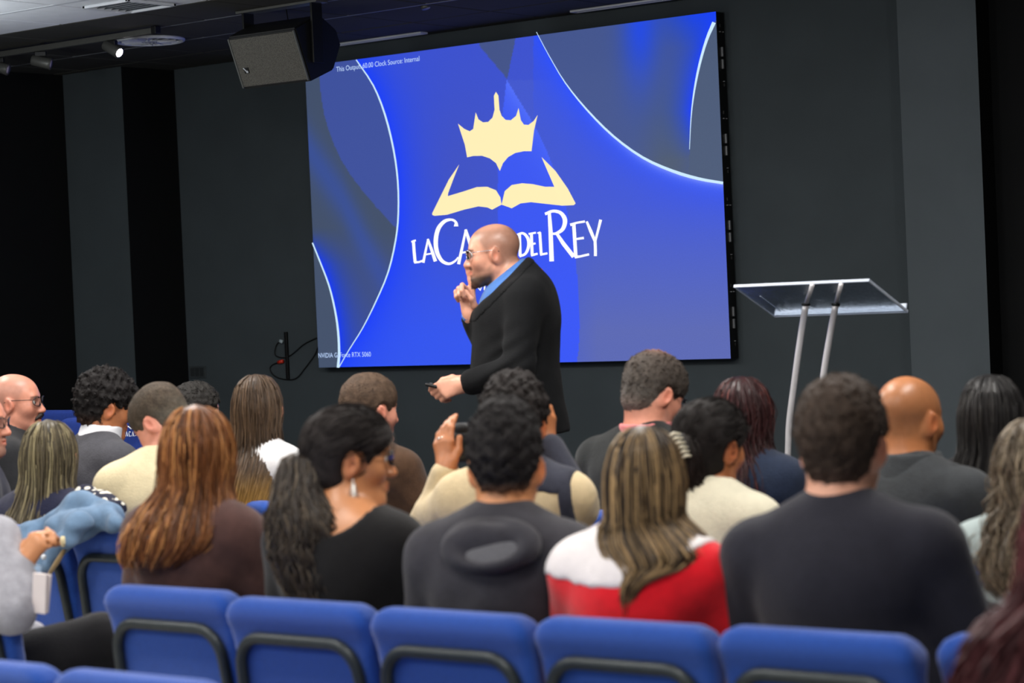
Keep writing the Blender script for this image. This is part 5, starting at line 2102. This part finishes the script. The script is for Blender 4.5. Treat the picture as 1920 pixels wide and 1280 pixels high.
# ---- front row ------------------------------------------------------------
def extra_a1(p):
    glasses(p, M_gdark, M_lens)
    H = lambda x_, y_, z_: p.Hc + p.Rh @ np.array([x_, y_, z_])
    bm = bmesh.new()
    for sx in (-1, 1):
        tube(bm, [H(0, .106, -.050), H(sx * .014, .104, -.054), H(sx * .030, .092, -.066), H(sx * .034, .086, -.074)], [.006, .0075, .006, .002], 8)
    bm_obj('moustache', bm, mat('moustache_hair', (46, 38, 34), .7, noise=.3, nscale=200, bump=.3), p.t, True)


seat_person('person in a black jacket with thin glasses, in profile at the left edge', 27, 700, 6.0, th=80, thh=94, sw=.20, hs=.99, stubble=(.4, .12, (110, 92, 86)), seed=11, custom=extra_a1,
            shirt=cloth('black_jacket', (36, 37, 40)), skin='pink', brow=(50, 40, 36))
seat_person('person in a navy jacket cut off by the left frame edge, middle row', -42, 734, 5.25, th=70, thh=100, sw=.20, hs=.98, stubble=(.3, .6, (112, 100, 92)), seed=12,
            shirt=cloth('dark_navy_jacket', (26, 30, 52)), skin='pink', custom=lambda p: glasses(p, M_gdark, M_lens))


def collar_a2(p):
    T = p.T
    H = Field([axis_pts(-.16, .16, .007), axis_pts(-.2, .2, .007), axis_pts(p.Hc[2] - .32, p.Hc[2] - .03, .007)])
    nb = T((0, -.010, .545))

    def fn(X, Y, Z):
        zz = Z - nb[2]
        cy = nb[1] + .35 * zz
        r = np.sqrt(X ** 2 + ((Y - cy) / 1.0) ** 2)
        return np.maximum(np.abs(r - (.084 - .12 * zz)) - .0065, np.abs(zz - .020 + .15 * (Y - nb[1])) - .044)
    H.op(fn, nb - .14, nb + .14)
    me, V = H.mesh('shirt_collar')
    link('shirt_collar', me, cloth('white_shirt', (228, 230, 236), noise=.03, bump=.1), p.t)


def hair_a2(p):
    short_hair(p.t, p.Hc, p.Rh, p.hs, .020, (28, 25, 25), 111, curly=1.25, fade=.15, top=.018, n=900, skin=SK['tan'], nape=-.085, front=.018)


seat_person('person in a dark grey blazer with a white shirt collar, front row at left', 193, 691, 6.06, th=48, thh=60, pitch=10, sw=.205, ht=.036, hair=hair_a2, seed=13, custom=collar_a2,
            shirt=(cloth('grey_blazer', (68, 68, 74), noise=.1), 'blazer'), skin='tan', hs=1.0)


def hair_a3(p):
    short_hair(p.t, p.Hc, p.Rh, p.hs, .008, (74, 62, 50), 121, fade=.1, top=.006, n=1100, slen=.007, skin=SK['pink'], nape=-.10, grey=((110, 108, 98), .35))


def arms_a3(p):
    T, sw = p.T, .19
    A = {}
    for sx in (-1, 1):
        S = T((sx * (sw - .02), -.01, .455))
        El = np.array([sx * (sw + .02), S[1] + .02, S[2] - .30])
        Wr = np.array([sx * .08, El[1] + .24, El[2] + .06])
        A[sx] = [S, El, Wr, nrm((-sx * .3, .9, .1)), np.array([0, 0, -1.0]), nrm((-sx * .9, -.3, 0)), REST, None]
    return A


seat_person('person in a cream top with head bowed low, beyond the brown knit top', 300, 718, 5.42, th=0, thh=-62, pitch=38, roll=0, sw=.19, ht=.012, hair=hair_a3, seed=14, lean=10, arms=arms_a3,
            shirt=cloth('cream_sweat', (214, 200, 164), noise=.05), skin='pink', crew=True, hs=1.02)


def hair_a4(p):
    short_hair(p.t, p.Hc, p.Rh, p.hs, .014, (44, 42, 40), 131, curly=.4, fade=.3, top=.01, n=700, skin=SK['fair'], nape=-.09)


seat_person('person in dark clothes mostly hidden behind the bowed person in cream, front row', 366, 716, 6.45, th=50, thh=66, sw=.19, ht=.02, hair=hair_a4, seed=15, shirt=cloth('dark_shirt', (44, 44, 50)), skin='fair', hs=.9)


def hair_a5(p):
    pr = prof_head(1.02, 1.0, .014) + [(-.14, -.0, .100, -.050, .088), (-.18, .0, .106, -.095, .080), (-.23, -.006, .108, -.135, .072), (-.28, -.012, .106, -.162, .064), (-.33, -.022, .098, -.178, .055), (-.39, -.03, .085, -.188, .046), (-.45, -.035, .06, -.19, .035), (-.48, -.035, .03, -.19, .02)]
    long_hair('hair', p.t, p.Hc, cam_yaw(14) - cam_yaw(30), pr, [(62, 48, 36), (92, 72, 54), (74, 58, 44), (108, 86, 64)], 141, n=520, wave=.003, wfreq=20, ends=.07, rad=.0025, base_amp=.006, tipcol=(212, 164, 82), tipz=(-.22, -.42))


seat_person('person in a white top in the front row, left of the brown suede jacket', 482, 700, 6.04, th=30, thh=14, sw=.175, female=True, ht=.014, hair=hair_a5, seed=16, hs=1.0,
            shirt=cloth('white_top', (226, 226, 228), noise=.04), skin='fair')


def hair_a6(p):
    short_hair(p.t, p.Hc, p.Rh, p.hs, .010, (88, 70, 56), 151, fade=.45, top=.008, n=1200, slen=.008, skin=SK['pink'], nape=-.095)


def collar_a6(p):
    T = p.T
    H = Field([axis_pts(-.17, .17, .008), axis_pts(-.2, .2, .008), axis_pts(p.Hc[2] - .33, p.Hc[2] - .03, .008)])
    nb = T((0, -.006, .545))

    def fn(X, Y, Z):
        zz = Z - nb[2]
        r = np.sqrt(X ** 2 + (Y - nb[1]) ** 2)
        return np.maximum(np.abs(r - (.094 - .10 * zz)) - .009, np.abs(zz - .004) - .036)
    H.op(fn, nb - .15, nb + .15)
    me, V = H.mesh('jacket_collar')
    link('jacket_collar', me, p.shirt.data.materials[0], p.t)


seat_person('person in a brown suede jacket, front row, behind the black wide-necked top', 690, 698, 6.08, th=40, thh=52, pitch=3, sw=.215, ht=.018, hair=hair_a6, seed=17, custom=collar_a6,
            shirt=(cloth('brown_suede', (74, 52, 36), noise=.14), 'jacket'), skin='pink', fold=.006, stubble=(0, .35, (150, 140, 132)))


def hair_a7(p):
    short_hair(p.t, p.Hc, p.Rh, p.hs, .013, (66, 58, 52), 161, curly=.25, fade=.2, top=.006, n=1100, slen=.012, skin=SK['pink'], nape=-.098, grey=((140, 134, 128), .3), crown=.35, amp=.002)


def collar_a7(p):
    T = p.T
    H = Field([axis_pts(-.16, .16, .007), axis_pts(-.2, .2, .007), axis_pts(p.Hc[2] - .34, p.Hc[2] - .03, .007)])
    nb = T((0, -.012, .556))

    def fn(X, Y, Z):
        zz = Z - nb[2]
        r = np.sqrt(X ** 2 + (Y - nb[1]) ** 2)
        return np.maximum(np.abs(r - .080) - .007, np.abs(zz - .004) - .026)
    H.op(fn, nb - .14, nb + .14)
    me, V = H.mesh('shirt_collar')
    link('shirt_collar', me, cloth('pink_shirt', (212, 124, 124), noise=.04, bump=.1), p.t)
    glasses(p, M_gdark, M_lens)


seat_person('person in a black knit with a pink shirt collar and glasses, looking down, front row', 1222, 659, 6.12, th=46, thh=56, pitch=24, lean=9, sw=.235, b=1.15, w_=1.2, ht=.017, hair=hair_a7, seed=18, custom=collar_a7, hs=1.02,
            shirt=cloth('black_knit', (24, 27, 27), noise=.1), skin='pink', nr=.066, stubble=(0, .3, (170, 160, 155)))


def hair_a8(p):
    pr = prof_head(1.08, 1.0, .014) + [(-.12, .012, .098, -.05, .09), (-.18, .025, .115, -.08, .085), (-.23, .03, .122, -.10, .075), (-.28, .025, .110, -.12, .065), (-.36, .01, .09, -.145, .05), (-.42, .0, .06, -.15, .04), (-.44, 0, .02, -.15, .02)]
    long_hair('hair', p.t, p.Hc, cam_yaw(24) - cam_yaw(32), pr, [(36, 16, 18), (62, 26, 28), (46, 22, 22)], 171, n=480, wave=.007, wfreq=30, ends=.07, rad=.0025, base_amp=.008, hl=(.1, (110, 60, 54)))


def seam_a8(p):
    sub_shell(p, 'yoke_seam', cloth('pale_stitch', (120, 132, 150)), .0025, lambda X, Y, Z: np.maximum(np.abs(Z - p.T((0, 0, .40))[2] + .02 * np.abs(X) * 4) - .002, Y + .02))


seat_person('person in a dark blue denim jacket in the front row beside the lectern', 1392, 703, 6.20, th=34, thh=24, sw=.195, female=True, ht=.014, hair=hair_a8, seed=19, hs=1.0,
            shirt=(cloth('dark_denim', (32, 42, 62), noise=.12, bump=.3), 'jacket'), skin='fair', custom=seam_a8)


def collar_a9(p):
    T = p.T
    H = Field([axis_pts(-.19, .19, .009), axis_pts(-.22, .22, .009), axis_pts(p.Hc[2] - .36, p.Hc[2] - .03, .009)])
    nb = T((0, -.002, .535))

    def fn(X, Y, Z):
        zz = Z - nb[2]
        r = np.sqrt(X ** 2 + (Y - nb[1]) ** 2)
        return np.maximum(np.abs(r - (.108 - .35 * zz)) - .009, np.abs(zz - .014) - .044)
    H.op(fn, nb - .16, nb + .16)
    me, V = H.mesh('jacket_collar')
    link('jacket_collar', me, p.shirt.data.materials[0], p.t)
    sub_shell(p, 'back_seam', M_black, .002, lambda X, Y, Z: np.maximum(np.abs(Z - T((0, 0, .385))[2]) - .0035, Y + .02))
    for sx in (-1, 1):
        a, b_ = T((sx * .115, -.03, .552)), T((sx * .20, -.02, .527))
        bm_obj('epaulette', tube(bmesh.new(), [a, (a + b_) / 2 + (0, 0, .004), b_], [.016, .02, .016], 8), p.shirt.data.materials[0], p.t, True)


seat_person('person in a charcoal jacket with shoulder straps, front row at right', 1702, 704, 5.86, th=36, thh=46, pitch=4, sw=.225, b=1.08, w_=1.12, hs=1.06, stubble=(.28, .2, (104, 82, 62)), seed=20, custom=collar_a9,
            shirt=(cloth('charcoal_jacket', (54, 57, 60), noise=.1), 'jacket'), skin='copper', nr=.064, fold=.005)


def hair_a10(p):
    pr = prof_head(1.08, 1.05, .018) + [(-.14, -.01, .108, -.055, .09), (-.20, -.02, .118, -.09, .08), (-.27, -.03, .124, -.125, .066), (-.34, -.03, .115, -.14, .055), (-.40, -.02, .085, -.15, .045), (-.46, -.01, .04, -.15, .03)]
    long_hair('hair', p.t, p.Hc, cam_yaw(18) - cam_yaw(34), pr, [(24, 23, 24), (40, 38, 38), (30, 28, 28), (52, 50, 48)], 181, n=480, wave=.002, wfreq=14, ends=.07, rad=.0024, base_amp=.005)


seat_person('person in black by the dark pillar at the right, front row', 1856, 694, 6.16, th=34, thh=18, sw=.185, female=True, ht=.018, hair=hair_a10, seed=21, hs=1.07, shirt=cloth('black_top', (28, 28, 31)), skin='olive')

# ---- last row -------------------------------------------------------------
def hair_d1(p):
    pr = prof_head(1.1, 1.0, .014) + [(-.14, -.045, .125, -.05, .095), (-.22, -.07, .138, -.07, .085), (-.30, -.085, .125, -.08, .07), (-.36, -.03, .12, -.14, .055), (-.42, -.03, .09, -.15, .045), (-.46, -.03, .03, -.15, .03)]
    long_hair('hair', p.t, p.Hc, cam_yaw(26) - cam_yaw(72), pr, [(58, 26, 30), (96, 46, 50), (74, 34, 38), (120, 64, 66)], 191, n=420, wave=.008, wfreq=30, ends=.06, rad=.003, base_amp=.009)


seat_person('person with maroon top at the right frame edge, nearest of all', 2045, 846, 3.26, th=80, thh=30, lean=-14, sw=.17, female=True, ht=.014, hair=hair_d1, seed=22, shirt=cloth('maroon_top', (74, 34, 40)), skin='fair')


def arms_d0(p):
    lo = p.loc
    S = lo(-5, 1010, 4.02)
    E = lo(22, 1148, 3.94)
    W = lo(40, 1062, 4.02)
    imgr = p.Rb.T @ R0
    up = np.array([0, 0, 1.])
    toward = -(p.Rb.T @ np.array([-math.sin(YAW), math.cos(YAW), 0]))
    T, sw = p.T, .19
    SL = T((-sw + .02, -.01, .455))
    p.W = W
    return {1: [S, E, W, up * .8 + imgr * .55, toward * -.6 + imgr * .5 - up * .3, -imgr * .6 + up * .4 - toward * .3, [(.9, 1.0, .6), (.95, 1.1, .6), (1.0, 1.1, .6), (1.0, 1.1, .6)], None],
            -1: [SL, SL + np.array([-.04, .08, -.27]), SL + np.array([.05, .30, -.30]), (0.4, .9, 0), (0, 0, -1), (.9, -.3, 0), REST, None]}


def cuff_d0(p):
    W = p.W
    bm = bmesh.new()
    u = p.Rb.T @ R0
    bm_obj('shirt_cuff', tube(bmesh.new(), [W + np.array([0, 0, -.03]) + u * .014, W + np.array([0, 0, .004]) + u * .02], [.037, .035], 14), cloth('pale_blue_shirt', (168, 196, 226), noise=.04), p.t, True)


seat_person('person in a pale grey sweater and black trousers, one arm bent, at the left edge', -120, 800, 3.98, th=72, thh=70, sw=.19, seed=23, arms=arms_d0, custom=cuff_d0, stubble=(.6, .3, (50, 40, 36)), fold=.006,
            shirt=cloth('pale_grey_sweater', (160, 160, 168), noise=.12, bump=.35), skin='olive', trousers=C_dark_trs, legs=[[(.09, .06, .55), (.13, .47, .64), (.05, .62, .27), (.05, .76, .22)], [(-.09, .06, .52), (-.10, .47, .52), (-.10, .44, .10), (-.10, .58, .045)]])
# papers held on the lap
pp = at_y(75, 1112, 3.98)
t = thing('paper_sheet', 'white folded paper standing upright beside the pale grey sleeve', 'paper', tuple(pp), cam_yaw(20))
M_paper = mat('white_paper', (226, 216, 214), .85, noise=.03)
bm_obj('sheet', box(bmesh.new(), (0, 0, 0), (.042, .010, .108), Matrix.Rotation(.1, 3, 'Y'), bev=.001), M_paper, t)
bm_obj('fold', box(bmesh.new(), (.004, .010, .0), (.040, .008, .104), Matrix.Rotation(.16, 3, 'Y'), bev=.001), M_paper, t)

# ------------------------------------------------------------------ denim jacket over the chair back, patterned scarf
M_den = cloth('washed_denim', (98, 124, 152), .9, noise=.3, nscale=14, bump=.4, bscale=260)
jc = at_y(125, 1000, 4.93)
tj = thing('denim_jacket', 'washed pale blue denim jacket draped over a chair back', 'jacket', (jc[0], 4.93, 0))
JL = lambda px, py, Y: at_y(px, py, Y) - np.array([jc[0], 4.93, 0])
F = Field([axis_pts(-.40, .40, .008), axis_pts(-.22, .22, .008), axis_pts(.55, 1.02, .008)])
F.cone(JL(60, 1010, 4.96), JL(150, 950, 5.0), .050, .055, k=.05)
F.cone(JL(150, 952, 5.0), JL(212, 965, 5.0), .055, .042, k=.05)
F.cone(JL(110, 990, 4.90), JL(75, 1070, 4.84), .060, .024, k=.05)
F.cone(JL(140, 985, 4.90), JL(90, 1060, 4.83), .060, .022, k=.05)
F.cone(JL(160, 985, 4.90), JL(120, 1015, 4.83), .055, .035, k=.04)
F.cone(JL(55, 1000, 4.90), JL(50, 1060, 4.84), .05, .03, k=.05)
F.cone(JL(200, 965, 4.97), JL(215, 985, 4.92), .045, .035, k=.04)
F.disp(lambda X, Y, Z: .010 * np.abs(np.sin(24 * (X * .8 + Z) + 2.4 * np.sin(9 * X + 11 * Z))) + .0035 * wob(X, Y, Z, 60, 2))
me, V = F.mesh('cloth')
link('cloth', me, M_den, tj)
S = Field([axis_pts(-.40, .40, .008), axis_pts(-.3, .22, .008), axis_pts(.55, 1.02, .008)])
S.cone(JL(150, 978, 4.86), JL(122, 1012, 4.80), .042, .032, k=.03)
S.disp(lambda X, Y, Z: .006 * np.sin(90 * Z + 40 * X))
me, V = S.mesh('sleeve_end')
sl_ = link('sleeve_end', me, M_den, tj)
a, b_ = JL(118, 1005, 4.775), JL(119, 1024, 4.775)
bm_obj('cuff_edge', tube(bmesh.new(), [a, (a + b_) / 2 + (.002, -.004, 0), b_], [.006, .009, .006], 8), cloth('pale_lining', (214, 200, 160)), sl_, True)
pts = [JL(122, 1028, 4.80), JL(108, 1052, 4.80), JL(92, 1076, 4.80)]
bm_obj('lining_edge', tube(bmesh.new(), pts, [.006, .009, .007], 8), cloth('tan_lining', (150, 128, 92)), tj, True)
bm = bmesh.new()
bmesh.ops.create_uvsphere(bm, u_segments=12, v_segments=8, radius=.009, matrix=Matrix.Translation(Vector(JL(82, 1044, 4.79))))
bm_obj('button', bm, M_white, tj, True)


def scarf_mat():
    M = mat('patterned_cloth', (30, 32, 52), .9)
    N, L = M.node_tree.nodes, M.node_tree.links
    v_ = N.new('ShaderNodeTexVoronoi')
    v_.inputs['Scale'].default_value = 30
    tc = N.new('ShaderNodeTexCoord')
    L.new(tc.outputs['Object'], v_.inputs['Vector'])
    cr = N.new('ShaderNodeValToRGB')
    cr.color_ramp.interpolation = 'CONSTANT'
    cr.color_ramp.elements[0].color = (*s2l((222, 218, 204)), 1)
    cr.color_ramp.elements[1].color = (*s2l((28, 30, 50)), 1)
    cr.color_ramp.elements[1].position = .42
    L.new(v_.outputs['Distance'], cr.inputs['Fac'])
    L.new(cr.outputs[0], N['Principled BSDF'].inputs['Base Color'])
    return M


sc_ = at_y(190, 935, 5.1)
ts = thing('patterned_scarf', 'dark scarf with white patches lying behind the denim jacket', 'scarf', (sc_[0], 5.1, 0))
SLc = lambda px, py, Y: at_y(px, py, Y) - np.array([sc_[0], 5.1, 0])
F = Field([axis_pts(-.25, .25, .009), axis_pts(-.15, .15, .009), axis_pts(.6, 1.1, .009)])
F.cone(SLc(158, 932, 5.12), SLc(218, 955, 5.06), .036, .036, k=.03)
F.cone(SLc(160, 925, 5.12), SLc(165, 975, 5.10), .03, .03, k=.03)
F.cone(SLc(195, 940, 5.10), SLc(205, 975, 5.06), .035, .03, k=.03)
F.disp(lambda X, Y, Z: .006 * wob(X, Y, Z, 60, 2))
me, V = F.mesh('cloth')
link('cloth', me, scarf_mat(), ts)
